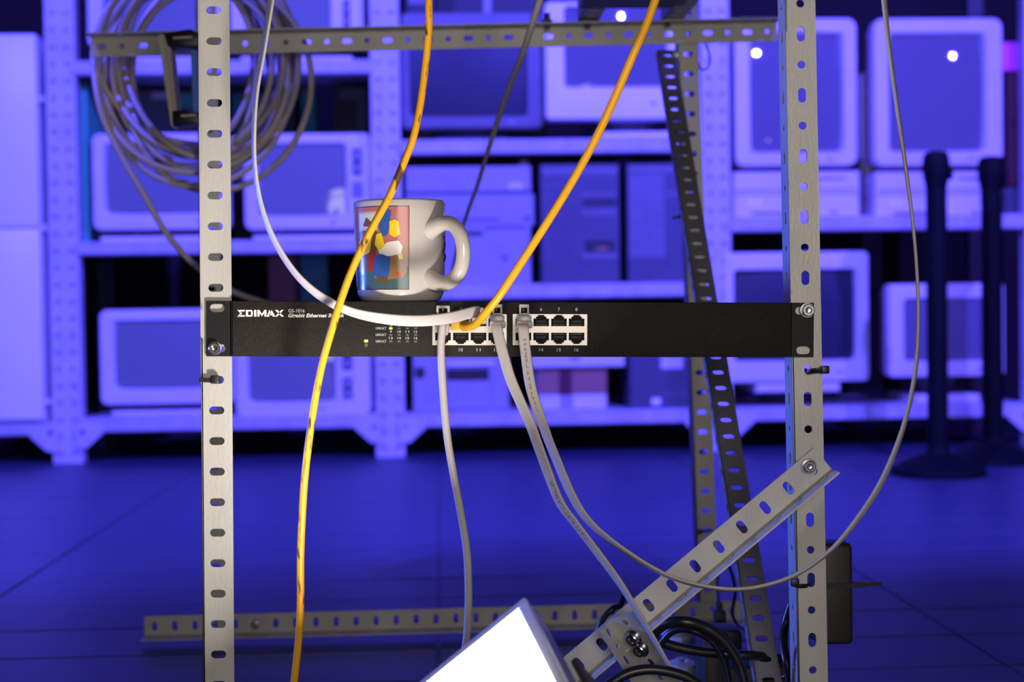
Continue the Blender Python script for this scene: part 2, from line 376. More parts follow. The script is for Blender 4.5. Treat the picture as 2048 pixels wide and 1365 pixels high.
# ---------------------------------------------------------------- CRT monitors
def crt(label, rect, scr, zbase, plastic='cream', glass='crt_pale', depth=0.30, front=0.03, base=None, controls=(), group='CRT monitors on the white shelving', rad=14, tiltz=0, inner=10, yaw=0, vents=True):
    x0, y0, x1, y1 = rect; Y = YS+front
    c = at((x0+x1)/2, (y0+y1)/2, Y); wd = pxm(x1-x0, Y); ht = pxm(y1-y0, Y)
    root = thing('crt_monitor', (c.x, Y, zbase), label, 'monitor', group)
    zb = c.z - ht/2; s = Y/F
    lx = lambda px, py: V((c.x + (px-(x0+x1)/2)*s, 0, c.z - (py-(y0+y1)/2)*s))
    S0 = lx(scr[0], scr[1]); S1 = lx(scr[2], scr[3]); scx, scz = (S0.x+S1.x)/2, (S0.z+S1.z)/2; sw, sh = S1.x-S0.x, S0.z-S1.z
    R = rad*s; inn = inner*s
    b = MB()      # bezel: outer side, rounded lip, face, sloping recess
    L = [rr(c.x, c.z, wd, ht, R, Y+0.045), rr(c.x, c.z, wd, ht, R, Y+0.006), rr(c.x, c.z, wd-0.004, ht-0.004, R, Y+0.001), rr(c.x, c.z, wd-0.012, ht-0.012, R*.8, Y),
         rr(scx, scz, sw+2*inn*.6, sh+2*inn*.6, 0.012, Y), rr(scx, scz, sw+inn*.8, sh+inn*.8, 0.012, Y+0.003), rr(scx, scz, sw, sh, 0.014, Y+0.016), rr(scx, scz, sw, sh, 0.014, Y+0.045)]
    b.loft(L); b.build('bezel', plastic, root)
    b = MB()
    tw, th = wd*0.55, ht*0.55
    L = [rr(c.x, c.z, wd-0.006, ht-0.006, R, Y+0.045), rr(c.x, c.z, wd-0.02, ht-0.02, R, Y+0.11), rr(c.x, c.z+ht*.02, tw*1.15, th*1.15, R, Y+depth*0.85), rr(c.x, c.z+ht*.02, tw, th, R, Y+depth)]
    b.loft(L, True, True); sh_ = b.build('rear_shell', plastic, root)
    b = MB(); n = 16; pts = []
    for i in range(n+1):
        for j in range(n+1):
            dx, dz = sw*(i/n-.5), sh*(j/n-.5); pts.append(V((scx+dx, Y+0.003+(dx*dx+dz*dz)/2.2, scz+dz)))
    b.add(pts, [(i*(n+1)+j, (i+1)*(n+1)+j, (i+1)*(n+1)+j+1, i*(n+1)+j+1) for i in range(n) for j in range(n)])
    b.build('screen', glass, root, smooth=60)
    for q in controls:
        A = lx(q[0], q[1]); B = lx(q[2], q[3]); b = MB()
        cw, chh = B.x-A.x, A.z-B.z; cc = (A+B)/2
        b.loft([rr(cc.x, cc.z, cw, chh, .003, Y-0.0015, 2), rr(cc.x, cc.z, cw-.003, chh-.003, .002, Y-0.0025, 2)], True, True)
        p = b.build('control_panel', 'slate_pl', root)
        for z in (-.25, .22):
            b = MB(); b.cyl((cc.x, Y-0.002, cc.z+chh*z), (0, -1, 0), min(cw*.3, chh*.2), 0.006, 14); b.build('knob', 'grey_pl', p)
    b = MB()
    if base is None:
        for sx in (-1, 1):
            b.box((c.x+sx*wd*.35, Y+0.12, (zbase+zb)/2), (0.03, 0.12, max(zb-zbase, 0.003)))
        if zb > zbase: b.build('foot', 'dark_pl', root)
    else:      # (x0,x1,neck half width px)  swivel plate and neck
        hb = zb-zbase; pw = pxm(base[1]-base[0], Y); pcx = lx((base[0]+base[1])/2, 0).x; fr = base[3] if len(base) > 3 else 0.5
        b.cbox((pcx, Y+0.13, zbase+hb*fr/2), (pw, 0.24, hb*fr), 0.004); b.build('swivel_base', plastic, root)
        b = MB(); b.lathe((pcx, Y+0.14, zbase+hb*fr*.9), [(pxm(base[2], Y), 0), (pxm(base[2], Y)*1.35, hb*(1-fr)*1.2+.004)], 20); b.build('neck', 'slate_pl', root)
    b = MB(); b.box((scx+sw*.36, Y-0.0008, (scz-sh/2+zb)/2-0.002), (0.018, 0.004, 0.006)); b.build('power_button', 'grey_pl', root, bevel=0.0008)
    return root
Z2 = Z
crt('pale CRT monitor on the top left shelf, half hidden by the beige cable coil', (177, -120, 442, 92), (209, -80, 410, 66), Z['1a'], glass='crt_pale', base=(200, 420, 60, .45))
crt('pale CRT monitor with side control strip on the top shelf, right of the coil', (462, -120, 724, 92), (494, -80, 655, 66), Z['1a'], glass='crt_pale', base=(480, 700, 60, .45), controls=((684, 0, 698, 58),))
crt('cream CRT monitor on the second shelf, partly behind the tall left post', (188, 268, 455, 458), (214, 293, 425, 424), Z['1b'], base=(200, 430, 50, .5))
crt('cream CRT monitor with two dark control slots, second shelf, just left of the mug', (490, 268, 744, 458), (520, 292, 688, 428), Z['1b'], base=(505, 730, 50, .5), controls=((704, 298, 723, 352), (704, 364, 723, 396)))
crt('cream CRT monitor on a swivel base, lowest shelf, left of the tall left post', (203, 620, 468, 808), (232, 646, 440, 775), Z['1c'], base=(222, 440, 50, .45))
crt('larger CRT monitor set straight on the lowest shelf under the switch', (472, 634, 740, 832), (500, 655, 666, 802), Z['1c'], controls=((684, 690, 704, 742), (684, 756, 704, 800)), front=0.0)
crt('dim CRT monitor with dark screen behind the yellow cable, upper middle bay', (800, 26, 1087, 256), (822, 58, 1052, 230), Z['2a'], plastic='mid_pl', glass='crt_dark', base=(870, 1010, 60, .3), inner=6)
crt('bright white CRT monitor with broad bezel, top of the middle bay', (1090, 3, 1376, 238), (1130, 14, 1334, 172), Z['2a'], plastic='white_pl', glass='crt_mid', base=(1195, 1345, 44, .35), rad=10, inner=4, front=-0.02)
crt('tall CRT monitor on two desktop cases, directly behind the right post', (1467, 36, 1717, 333), (1503, 69, 1686, 303), at(1600, 343, YS).z, plastic='cream', glass='crt_mid', rad=18)
crt('tall CRT monitor with bright lamp reflections, top far right', (1745, 35, 2010, 333), (1780, 69, 1970, 302), at(1870, 343, YS).z, plastic='cream', glass='crt_mid', rad=18)
crt('wide CRT monitor with dark screen on the lower shelf behind the right post', (1446, 503, 1742, 766), (1468, 540, 1714, 722), at(1600, 785, YS).z, plastic='cream', glass='crt_dark', rad=10, inner=5, base=(1510, 1683, 70, .95), front=-0.01)
crt('smaller CRT monitor on a pedestal behind the two black poles', (1775, 566, 2014, 755), (1808, 598, 1984, 722), Z['3c'], plastic='cream', glass='crt_mid', rad=8, inner=5, base=(1830, 1965, 40, .3))

# ---------------------------------------------------------------- computers and boxes
def pbox(name, label, cat, rect, plastic, zbase=None, depth=0.3, front=0.04, group=None, feats=(), ch=0.003, grp=None):
    """case at photographed rectangle; feats: list of (part name, material, rect, proud metres)"""
    x0, y0, x1, y1 = rect; Y = YS+front; c = at((x0+x1)/2, (y0+y1)/2, Y); wd = pxm(x1-x0, Y); ht = pxm(y1-y0, Y)
    zt = c.z+ht/2; zb = c.z-ht/2 if zbase is None else zbase
    root = thing(name, (c.x, Y+depth/2, zb), label, cat, group)
    b = MB(); b.cbox((c.x, Y+depth/2, (zt+zb)/2), (wd, depth, zt-zb), ch); b.build('case', plastic, root)
    s = Y/F
    for (pn, pm, r, pr) in feats:
        cx = c.x+((r[0]+r[2])/2-(x0+x1)/2)*s; cz = c.z-((r[1]+r[3])/2-(y0+y1)/2)*s
        b = MB(); b.loft([rr(cx, cz, (r[2]-r[0])*s, (r[3]-r[1])*s, 0.002, Y+0.004, 2), rr(cx, cz, (r[2]-r[0])*s, (r[3]-r[1])*s, 0.002, Y-pr+.0008, 2), rr(cx, cz, (r[2]-r[0])*s-.002, (r[3]-r[1])*s-.002, 0.001, Y-pr, 2)], True, True)
        b.build(pn, pm, root)
    return root
z343 = at(1600, 385, YS).z; zc = lambda x, y: at(x, y, YS).z
# bay 3: desktop cases under the two tall monitors
D = 'desktop cases under the tall monitors'
for (xa, xb, w1) in ((1462, 1722, 'left'), (1746, 2010, 'right')):
    t = {'left': 'beside the leaning dark strut', 'right': 'behind the black poles'}[w1]
    m = (xa+xb)/2
    pbox('desktop_computer', 'flat white desktop case, lower of two, '+t, 'computer', (xa, 388, xb, 431), 'cream', Z['3b'], front=.035, group=D,
         feats=(('drive_slot', 'slate_pl', (xa+38, 424, xa+150, 429), .0012), ('drive_slot', 'slate_pl', (xa+198, 424, xa+216, 428), .0012), ('badge', 'white_pl', (xa+30, 400, xa+60, 412), .001)))
    pbox('desktop_computer', 'flat white desktop case, upper of two, '+t, 'computer', (xa, 343, xb, 384), 'cream', at(m, 387, YS).z, front=.03, group=D,
         feats=(('trim_strip', 'grey_pl', (xa+6, 378, xb-6, 382), .001), ('drive_slot', 'slate_pl', (xa+170, 356, xa+230, 360), .0012)))
# white speaker put in for a lit rounded shape, likely a monitor's rear housing
sp = thing('stand_in', (at(1732, 235, YS+.2).x, YS+.2, Z['3b']), 'rounded white speaker wedged between the two tall monitors', 'stand_in')
c = at(1732, 235, YS+.2); b = MB()
b.loft([rr(c.x, c.z, pxm(20, YS), pxm(170, YS), .02, YS+.17), rr(c.x, c.z, pxm(34, YS), pxm(195, YS), .025, YS+.18), rr(c.x, c.z, pxm(34, YS), pxm(195, YS), .025, YS+.26)], True, True)
b.box((c.x, YS+.22, (Z['3b']+c.z-.1)/2), (pxm(20, YS), .06, c.z-.1-Z['3b'])); b.build('cabinet', 'white_pl', sp)
b = MB(); b.loft([rr(c.x, c.z+.03, pxm(14, YS), .07, .008, YS+.1685), rr(c.x, c.z+.03, pxm(12, YS), .065, .008, YS+.166)], True, True); b.build('front_inset', 'mid_pl', sp)
# far right boxes
pbox('storage_box', 'small blue-lit box at the far right edge under the red case', 'box', (2012, 374, 2062, 431), 'slate_pl', Z['3b'], front=.05, depth=.2)
pbox('storage_case', 'tall dark red case at the far right edge beside the monitor', 'box', (2014, 143, 2062, 373), 'red_dark', front=.05, depth=.2, feats=(('handle', 'dark_pl', (2022, 240, 2050, 250), .006),))
pbox('storage_box', 'box with magenta light in its colour, on top of the red case, upper right corner', 'box', (2004, 84, 2062, 142), 'magenta', front=.05, depth=.2)
# bay 2 middle
pbox('desktop_computer', 'grey desktop computer topmost in the pile behind the mug', 'computer', (812, 333, 1062, 386), 'grey_pl', front=.03, group='pile behind the mug',
     feats=(('badge', 'cream', (1016, 366, 1046, 379), .001), ('trim_strip', 'slate_pl', (818, 382, 1056, 388), .0011)))
pbox('desktop_computer', 'grey desktop computer second in the pile, behind the mug rim', 'computer', (812, 389, 1068, 437), 'grey_pl', zbase=zc(940, 452), front=.02, group='pile behind the mug',
     feats=(('drive_slot', 'slate_pl', (910, 437, 1000, 442), .0012), ('drive_slot', 'slate_pl', (1046, 434, 1062, 442), .0012)))
pbox('printer', 'grey printer with dark paper slot at the bottom of the pile, behind the mug handle', 'printer', (822, 453, 1062, 566), 'grey_pl', Z['2b'], front=.02,
     feats=(('paper_slot', 'dark_pl', (932, 463, 966, 472), .0015), ('trim_strip', 'mid_pl', (970, 454, 1052, 460), .0012), ('button', 'slate_pl', (1005, 512, 1015, 522), .002), ('front_cover', 'grey_pl', (1000, 480, 1056, 560), .001)))
cl = thing('desk_ball', (at(1048, 329, YS+.06).x, YS+.06, at(1048, 338, YS).z), 'small pale round ornament on the topmost computer behind the cables', 'ornament')
b = MB(); cc = at(1048, 330, YS+.06); b.lathe(cc, [(0.001, -.014), (.008, -.012), (.014, -.004), (.0145, .003), (.010, .011), (.001, .015)], 16); b.build('ball', 'cream', cl)
tf = lambda x: (('drive_cover', 'mid_pl', (x+58, 6+384, x+152, 396), .002), ('drive_slot', 'dark_pl', (x+86, 400, x+152, 411), .0025), ('drive_bay', 'slate_pl', (x+86, 438, x+150, 464), .0015), ('front_panel', 'mid_pl', (x+2, 336, x+155, 348), .001))
pbox('tower_computer', 'blue-grey tower computer with a dim lit window, middle shelf', 'computer', (1081, 328, 1240, 568), 'slate_pl', Z['2b'], front=.02, group='tower computers in the middle bay',
     feats=(('front_panel', 'mid_pl', (1084, 334, 1237, 350), .001), ('drive_cover', 'mid_pl', (1163, 386, 1234, 394), .002), ('drive_slot', 'dark_pl', (1168, 400, 1234, 411), .0025), ('drive_cover', 'mid_pl', (1163, 420, 1234, 432), .002),
            ('drive_bay', 'dark_pl', (1170, 482, 1228, 504), .0015), ('drive_door', 'mid_pl', (1163, 507, 1234, 520), .003), ('power_button', 'brown_card', (1192, 494, 1216, 503), .004), ('lower_panel', 'slate_pl', (1084, 526, 1237, 566), .001)))
pbox('tower_computer', 'plain blue-grey tower computer beside the leaning dark strut, middle shelf', 'computer', (1254, 326, 1392, 568), 'slate_pl', Z['2b'], front=.02, group='tower computers in the middle bay',
     feats=(('front_panel', 'mid_pl', (1257, 332, 1389, 346), .001), ('side_panel', 'mid_pl', (1257, 348, 1330, 516), .0008), ('drive_cover', 'mid_pl', (1334, 384, 1388, 394), .002)))
# bay 2 bottom
pbox('disk_cabinet', 'pale blue-lit machine with dark slot on the lowest shelf, under the switch ports', 'computer', (826, 690, 1018, 822), 'grey_pl', Z['2c'], front=.03,
     feats=(('front_slot', 'dark_pl', (892, 738, 978, 762), .0015), ('side_slot', 'dark_pl', (830, 734, 850, 756), .0015), ('paper_tray', 'cream', (892, 722, 990, 733), .006), ('front_panel', 'grey_pl', (892, 764, 978, 820), .004), ('front_panel', 'grey_pl', (984, 740, 1012, 818), .003)))
cb = pbox('cardboard_carton', 'white carton with a brown band on the lowest shelf, right of the flat cables', 'box', (1076, 736, 1214, 822), 'cream', Z['2c'], front=.03,
     feats=(('brown_label', 'brown_card', (1076, 738, 1214, 790), .0012), ('tape_strip', 'red_dark', (1118, 737, 1144, 791), .002), ('lower_tape', 'grey_pl', (1120, 791, 1146, 821), .002)))
pbox('flat_case', 'flat white case lying on the brown banded carton, under the switch', 'box', (1062, 706, 1250, 735), 'cream', front=.01, feats=(('latch', 'grey_pl', (1140, 712, 1160, 722), .002),))
pbox('tower_computer', 'dark tower with a pale label and round painted highlight, lowest shelf beside the rear post', 'computer', (1258, 640, 1392, 822), 'slate_pl', Z['2c'], front=.02, group='tower computers in the middle bay',
     feats=(('label_plate', 'cream', (1322, 714, 1366, 738), .001), ('badge', 'white_pl', (1302, 797, 1320, 811), .004), ('bezel_ridge', 'mid_pl', (1320, 788, 1385, 792), .003)))  # the round plate is a highlight put in as a pale raised piece
# bay 2 top
pbox('disk_drive', 'dark box with blue-lit front at the top of the middle bay, behind the yellow cable', 'box', (812, -60, 866, 27), 'slate_pl', front=.2, depth=.2, zbase=Z['2a'], feats=(('front_panel', 'grey_pl', (816, -50, 852, 8), .002),))
pbox('dark_case', 'black equipment case with one pale strip, above the dim monitor', 'box', (872, -60, 1088, 60), 'dark_pl', front=.37, depth=.2, zbase=Z['2a'], feats=(('pale_strip', 'grey_pl', (967, -20, 982, 28), .004),))
# bay 1 middle (behind / above the monitors)
pbox('storage_box', 'narrow turquoise box beside the first shelving post, under the top shelf', 'box', (150, 168, 172, 256), 'sky_pl', front=.06, depth=.2, zbase=Z['1b'])
pbox('storage_case', 'pale blue-lit case behind the cable coil, left of the tall left post', 'box', (266, 182, 398, 300), 'mid_pl', front=.36, depth=.1, zbase=Z['1b'], feats=(('turquoise_label', 'sky_pl', (345, 190, 396, 215), .002), ('pale_strip', 'cream', (305, 186, 340, 198), .002)))
pbox('storage_case', 'dark equipment case behind the monitors, right of the tall left post', 'box', (462, 176, 590, 300), 'dark_pl', front=.36, depth=.1, zbase=Z['1b'], feats=(('blue_panel', 'cyan_pl', (465, 190, 560, 262), .002),))
pbox('storage_box', 'narrow teal box behind the monitors under the top shelf, near the coil edge', 'box', (602, 178, 632, 300), 'cyan_pl', front=.36, depth=.1, zbase=Z['1b'], feats=(('pale_cap', 'mid_pl', (604, 180, 630, 190), .003),))
mc = pbox('dark_machine', 'dark machine with a lit arch behind the monitor controls, under the top shelf', 'box', (668, 174, 745, 300), 'dark_pl', front=.30, depth=.12, zbase=Z['1b'], feats=(('arch_panel', 'slate_pl', (680, 178, 738, 200), .004), ('side_rib', 'slate_pl', (716, 200, 738, 262), .004)))
# bay 1 lower (dark area)
pbox('storage_box', 'dim brown box in the dark under the second shelf', 'box', (538, 512, 592, 640), 'brown_card', front=.42, depth=.05, zbase=Z['1c'])
pbox('storage_box', 'dim teal box in the dark under the second shelf, beside the brown one', 'box', (600, 508, 655, 640), 'cyan_pl', front=.42, depth=.05, zbase=Z['1c'])

# ---------------------------------------------------------------- white cabinet
c0 = at(-150, 66, YS-.03); c1 = at(80, 455, YS-.03); zb = Z['0c']; zt = at(30, 66, YS-.03).z; zm = at(30, 456, YS-.03).z; zl = at(30, 806, YS-.03).z
cab = thing('white_cabinet', ((c0.x+c1.x)/2, YS+.2, zb), 'glossy white two-door cabinet standing on the far left shelf', 'cabinet')
xa, xb = at(-150, 400, YS-.03).x, at(78, 400, YS-.03).x
b = MB(); b.box(((xa+xb)/2, YS+.2, (zt+zb)/2), (xb-xa-.004, .42, zt-zb)); b.build('body', 'cab', cab, bevel=.006)
def door(za, zb_, nm):
    b = MB(); b.box(((xa+xb)/2, YS-.02, (za+zb_)/2), (xb-xa, .022, zb_-za-.004)); d = b.build('door', 'cab', cab, bevel=.005)
    b = MB(); b.box((xa+.03, YS-.04, (za+zb_)/2), (.014, .02, .12)); b.build('handle', 'grey_pl', d, bevel=.003)
    return d
door(zm, zt, 'up'); d = door(zb+.006, zm, 'low')
for zz in (zm, zl, at(30, 200, YS).z):
    b = MB(); b.box((xb+.006, YS-.008, zz), (.016, .02, .014)); b.build('hinge', 'cream', cab, bevel=.002)
# dark slots seen beside the cabinet
b = MB(); b.box((xb+.014, YS+.20, (at(90, 104, YS).z+at(90, 450, YS).z)/2), (.008, .35, at(90, 104, YS).z-at(90, 450, YS).z)); b.build('side_channel', 'dark_pl', cab)

# ---------------------------------------------------------------- black poles
def pole(px, ytop, pw, label, Y):
    tp = at(px, ytop, Y); zb = 0
    root = thing('barrier_pole', (at(px, 600, Y).x, Y, 0), label, 'pole', 'black barrier poles in front of the right shelves')
    x = at(px, 600, Y).x; s = Y/F
    b = MB(); b.lathe((x, Y, 0.02), [(pw*.5*s, 0), (pw*.5*s, tp.z-.10), (pw*.5*s, tp.z-.09)], 24); b.build('tube', 'pole', root)
    b = MB(); b.lathe((x, Y, 0), [(.5*pw*s, tp.z-.085), (.63*pw*s, tp.z-.055), (.66*pw*s, tp.z-.03), (.60*pw*s, tp.z-.01), (.5*pw*s, tp.z-.002), (.3*pw*s, tp.z)], 24); b.build('head', 'pole', root)
    b = MB(); b.lathe((x, Y, 0), [(.105, 0.0005), (.110, .006), (.108, .014), (.07, .034), (.5*pw*s+.006, .050), (.5*pw*s, .062)], 36); b.build('base', 'pole', root)
    b = MB(); b.box((x+.7*pw*s, Y, tp.z-.05), (.010, .014, .03)); b.build('belt_clip', 'pole', root, bevel=.002)
pole(1874, 303, 42, 'taller black barrier pole, left of the two at the right', 3.24)
pole(1984, 313, 42, 'black barrier pole nearest the right edge of the picture', 3.47)

# ================================================================ RACK (slotted angle frame)
rack = thing('slotted_frame', (at(1024, 620, YF).x, 1.42, 0), 'freestanding frame of galvanised slotted steel angle holding the switch', 'frame')
FN = V((0, -1, 0))
PB = YF + 0.0016      # the posts stand just behind the switch's ears
b = MB(); slotted(b, at(427.5, 20, PB), at(437, 1310, PB), 21, 6, 4, FN, side=-1, toward=-1, hs=1.02); b.build('post', 'galv', rack, smooth=0)
b = MB(); slotted(b, at(1600.5, 7, PB), at(1625.5, 1341, PB), 22, 6, 3, FN, w=.0246, side=-1, toward=-1, kind='alt', alt0=1); b.build('post', 'galv', rack, smooth=0)
b = MB(); slotted(b, at(413, 100, YR+.003), at(434, 1250, YR+.003), 29, 4, 0, FN, side=-1, toward=-1); b.build('post', 'galv', rack, smooth=0)
b = MB(); slotted(b, at(1377, 108, YR+.003), at(1413, 1062, YR+.003), 24, 4, 4, FN, side=-1, toward=-1); b.build('post', 'galv', rack, smooth=0)
b = MB(); slotted(b, at(1495, 64, YR-.002), at(694, 82, YR-.002), 20, 1, 12, FN, side=-1, toward=1, kind='alt'); b.build('rail', 'galv', rack, smooth=0)
b = MB(); slotted(b, at(309, 1253.6, YR-.002), at(1189, 1230, YR-.002), 22, 0, 7, FN, side=-1, toward=1); b.build('rail', 'galv', rack, smooth=0)
# front top rail and side rails, above the frame of the photograph
zt = at(1602, 7, YF).z + 0.13
tl, tr = at(427, 20, PB), at(1600, 7, PB)
def sidebar(px, back, frontx, mt='galv', n=20, lab=None):
    A = at(px, 40, YR-.02); Bp = V((A.x+.012, YF+.01, A.z+.012)); Bp = A + (Bp-A).normalized()*0.0244*n
    b = MB(); slotted(b, A, Bp, n, 0, 0, V((0, 0, -1)), side=1, toward=-1); o = b.build('crossbar', mt, rack, smooth=0)
sidebar(1178, 0, 0); sidebar(1345, 0, 0)
b = MB(); b.box((at(1262, 22, 1.64).x, 1.45, at(1262, 20, 1.64).z+.004), (.118, .38, .004)); b.build('top_plate', 'galv_dark', rack)
# diagonal brace in front of the right post
b = MB(); YB = YF-0.0022; _, BL, BW, _ = slotted(b, at(1577, 977, YB), at(1204, 1290, YB), 8, 1, 4, FN, w=.0236, side=1, toward=1, w2=.022, hs=1.0); b.build('brace', 'galv', rack, smooth=0)
# leaning strut
A = at(1370, 334.6, 1.60); B_ = at(1530, 1319, 1.205)
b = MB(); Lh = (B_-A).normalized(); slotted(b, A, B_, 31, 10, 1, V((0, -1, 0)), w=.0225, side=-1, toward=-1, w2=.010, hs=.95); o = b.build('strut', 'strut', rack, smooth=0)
o['label'] = 'galvanised strut leaning backwards, coloured darker for shade'
# lower blue-lit bracket
b = MB(); A = at(1268, 1274, 1.10); B_ = at(1338, 1384, 1.10)
slotted(b, A, B_, 4, 1, 1, V((-.74, -.42, .52)), w=.028, side=-1, toward=1, w2=.016, kind='alt', hs=.8); o = b.build('bracket', 'galv', rack, smooth=0)
def bolt(px, py, Y, r=0.0048, parent=rack, axis=FN, name='bolt', washer=0.0066):
    p = at(px, py, Y) if not isinstance(Y, V) else Y
    ax = V(axis).normalized(); b = MB()
    b.cyl(p, ax, washer, .0012, 24)
    b.lathe(p+ax*.0012, [(r*1.03, 0), (r*1.03, .0006), (r, .0008), (r, .0034), (r*.86, .0042), (r*.55, .0042), (r*.5, .0036), (r*.42, .0022), (r*.1, .0020)], 24, ax)
    o = b.build(name, 'bolt', parent, smooth=30)
    return o
bolt(1617, 933, YB)
bn = (V((-.74, -.42, .52)))
L_ = (at(1338, 1384, 1.10)-at(1268, 1274, 1.10)).normalized(); bn = (bn - L_*bn.dot(L_)).normalized()
bolt(1268, 1276, 1.098, axis=bn, r=.0052, washer=.007); bolt(1282, 1298, 1.094, axis=bn, r=.0052, washer=.007)
bolt(510, 1251, YR-.004, r=.004, washer=.005)
for px, py in ((1095, 48), (1176, 46), (1336, 42)):
    p = at(px, py+2, YR-.012); b = MB(); b.cyl(p, (0, 0, 1), .006, .006, 6); b.cyl(p-V((0, 0, .006)), (0, 0, 1), .0035, .02, 10); b.build('bolt', 'bolt', rack)
bolt(1352, 113, 1.73, r=.005, washer=.006)

# cable ties
def tie(label, path, Y, wd=.0036, th=.0012, head=None, Ys=None):
    pts = [at(x, y, (Ys[i] if Ys else Y)) for i, (x, y) in enumerate(path)]
    root = thing('cable_tie', pts[0], label, 'cable tie')
    b = MB(); P = smooth_path(pts, 6); b.tube(P, 0, rw=(wd/2, th/2), twist=lambda t: V((0.05, -.2, 1))); b.build('strap', 'tie', root)
    hx = at(head[0], head[1], (Ys[0] if Ys else Y)); b = MB(); b.box(hx, (.0062, .005, .0062)); b.build('head', 'tie', root, bevel=.0007)
YT = YF-.003
tie('black cable tie through the left post, pointing left, below the switch', [(398, 760), (415, 761), (440, 763)], YT, head=(430, 759))
tie('black cable tie through the right post just below the switch', [(1650, 741), (1630, 742), (1616, 744), (1610, 742)], YT, head=(1650, 740), wd=.0044, Ys=[YT, YT, YT, YF+.01])
tie('black cable tie around the right post at the power adapter', [(1588, 1163), (1592, 1172), (1606, 1173), (1620, 1172)], YT, head=(1590, 1166), Ys=[YT, YT, YT, YT+.008])
tie('black cable tie on the rear right post, above the diagonal brace', [(1394, 1064), (1410, 1063), (1424, 1061)], YR-.008, head=(1398, 1064))
tie('black cable tie end on the edge of the leaning strut', [(1345, 437), (1356, 434), (1366, 433)], 1.70, head=(1363, 433), wd=.003)

# ================================================================ SWITCH
SW0 = at(413, 602, YF); SWR = at(1627, 606, YF); EX = (SWR-SW0).normalized(); EY = V((0, 1, 0)); EY = (EY-EX*EY.dot(EX)).normalized(); EZ = EX.cross(EY).normalized()
SWN = -EY; W_SW = (SWR-SW0).length; H_SW = 0.0437
def sw(px, py, d=0.0):     # photograph pixel -> point on the switch face, d metres proud
    p = at(px, py, YF); q = p-SW0; u = q.dot(EX); v = q.dot(EZ); return SW0 + EX*u + EZ*v + SWN*d
def swuv(px, py): q = at(px, py, YF)-SW0; return q.dot(EX), q.dot(EZ)
switch = thing('network_switch', SW0+EX*W_SW/2-EZ*H_SW+EY*.07, 'black sixteen-port rack-mount network switch bolted across the two front posts', 'network switch')
uL, _ = swuv(466, 650); uR, _ = swuv(1577, 650)
FACE = 0.004          # the face stands a little proud of the ears
b = MB()              # chassis with openings for the two jack blocks left to the blocks' own frames
def swbox(mb, u0, u1, z0, z1, d0, d1):
    c = SW0 + EX*(u0+u1)/2 + EZ*(z0+z1)/2 + SWN*(d0+d1)/2
    R = Matrix((EX, EY, EZ)).transposed()
    mb.box(c, (u1-u0, abs(d1-d0), z1-z0), R)
swbox(b, uL, uR, -H_SW, 0, FACE, -.135)
b.build('chassis', 'charcoal', switch, bevel=.0009)
def ear(u0, u1, slots, right):
    b = MB(); pts = slots
    cells = []
    zm_ = -H_SW/2
    cells = [(u0, u1, zm_, 0, slots[0]), (u0, u1, -H_SW, zm_, slots[1])]
    perf(b, SW0+SWN*.0016, EX, EZ, SWN, .0016, cells, (u0, u1, -H_SW, 0))
    us = u1 if not right else u0       # side plate running back along the chassis
    swbox(b, us-.0008, us+.0008, -H_SW, 0, .0016, -.04)
    return b.build('mounting_ear', 'ear', switch, smooth=0)
def sl(px, py, ln=.0118, wd=.0064): u, v = swuv(px, py); return stadium(u, v, ln, wd, True)
ear(0, uL-.0012, [sl(435, 616.5), sl(437, 697)], False)
ear(uR+.0012, W_SW, [sl(1604, 622), sl(1606, 701)], True)
bolt(0, 0, sw(431, 697, .0016), parent=switch, r=.0046, washer=.0053); bolt(0, 0, sw(1613, 621, .0016), parent=switch, r=.0050, washer=.0058)

# lettering
def text(s, px0, py0, px1, py1, material, name='lettering', shear=0, bold=0, parent=switch, fr=None, d=None):
    """text fitted to the photographed box; fr = (origin, ex, ez)"""
    cu = bpy.data.curves.new('t', 'FONT'); cu.body = s; cu.size = 1; cu.shear = shear; cu.offset = bold; cu.resolution_u = 3
    to = bpy.data.objects.new('t', cu); C.objects.link(to); dg = bpy.context.evaluated_depsgraph_get()
    me = bpy.data.meshes.new_from_object(to.evaluated_get(dg)); bpy.data.objects.remove(to)
    xs = [v.co.x for v in me.vertices]; ys = [v.co.y for v in me.vertices]
    x0, x1, y0, y1 = min(xs), max(xs), min(ys), max(ys)
    A = sw(px0, py1); B = sw(px1, py1); Cc = sw(px0, py0); off = world_loc(parent); dd = FACE+.00012 if d is None else d
    for v in me.vertices:
        v.co = A + (B-A)*((v.co.x-x0)/(x1-x0)) + (Cc-A)*((v.co.y-y0)/(y1-y0)) + SWN*dd - off
    me.materials.clear(); me.materials.append(M[material]); me.name = name
    o = bpy.data.objects.new(name, me); C.objects.link(o); o.parent = parent
    return o
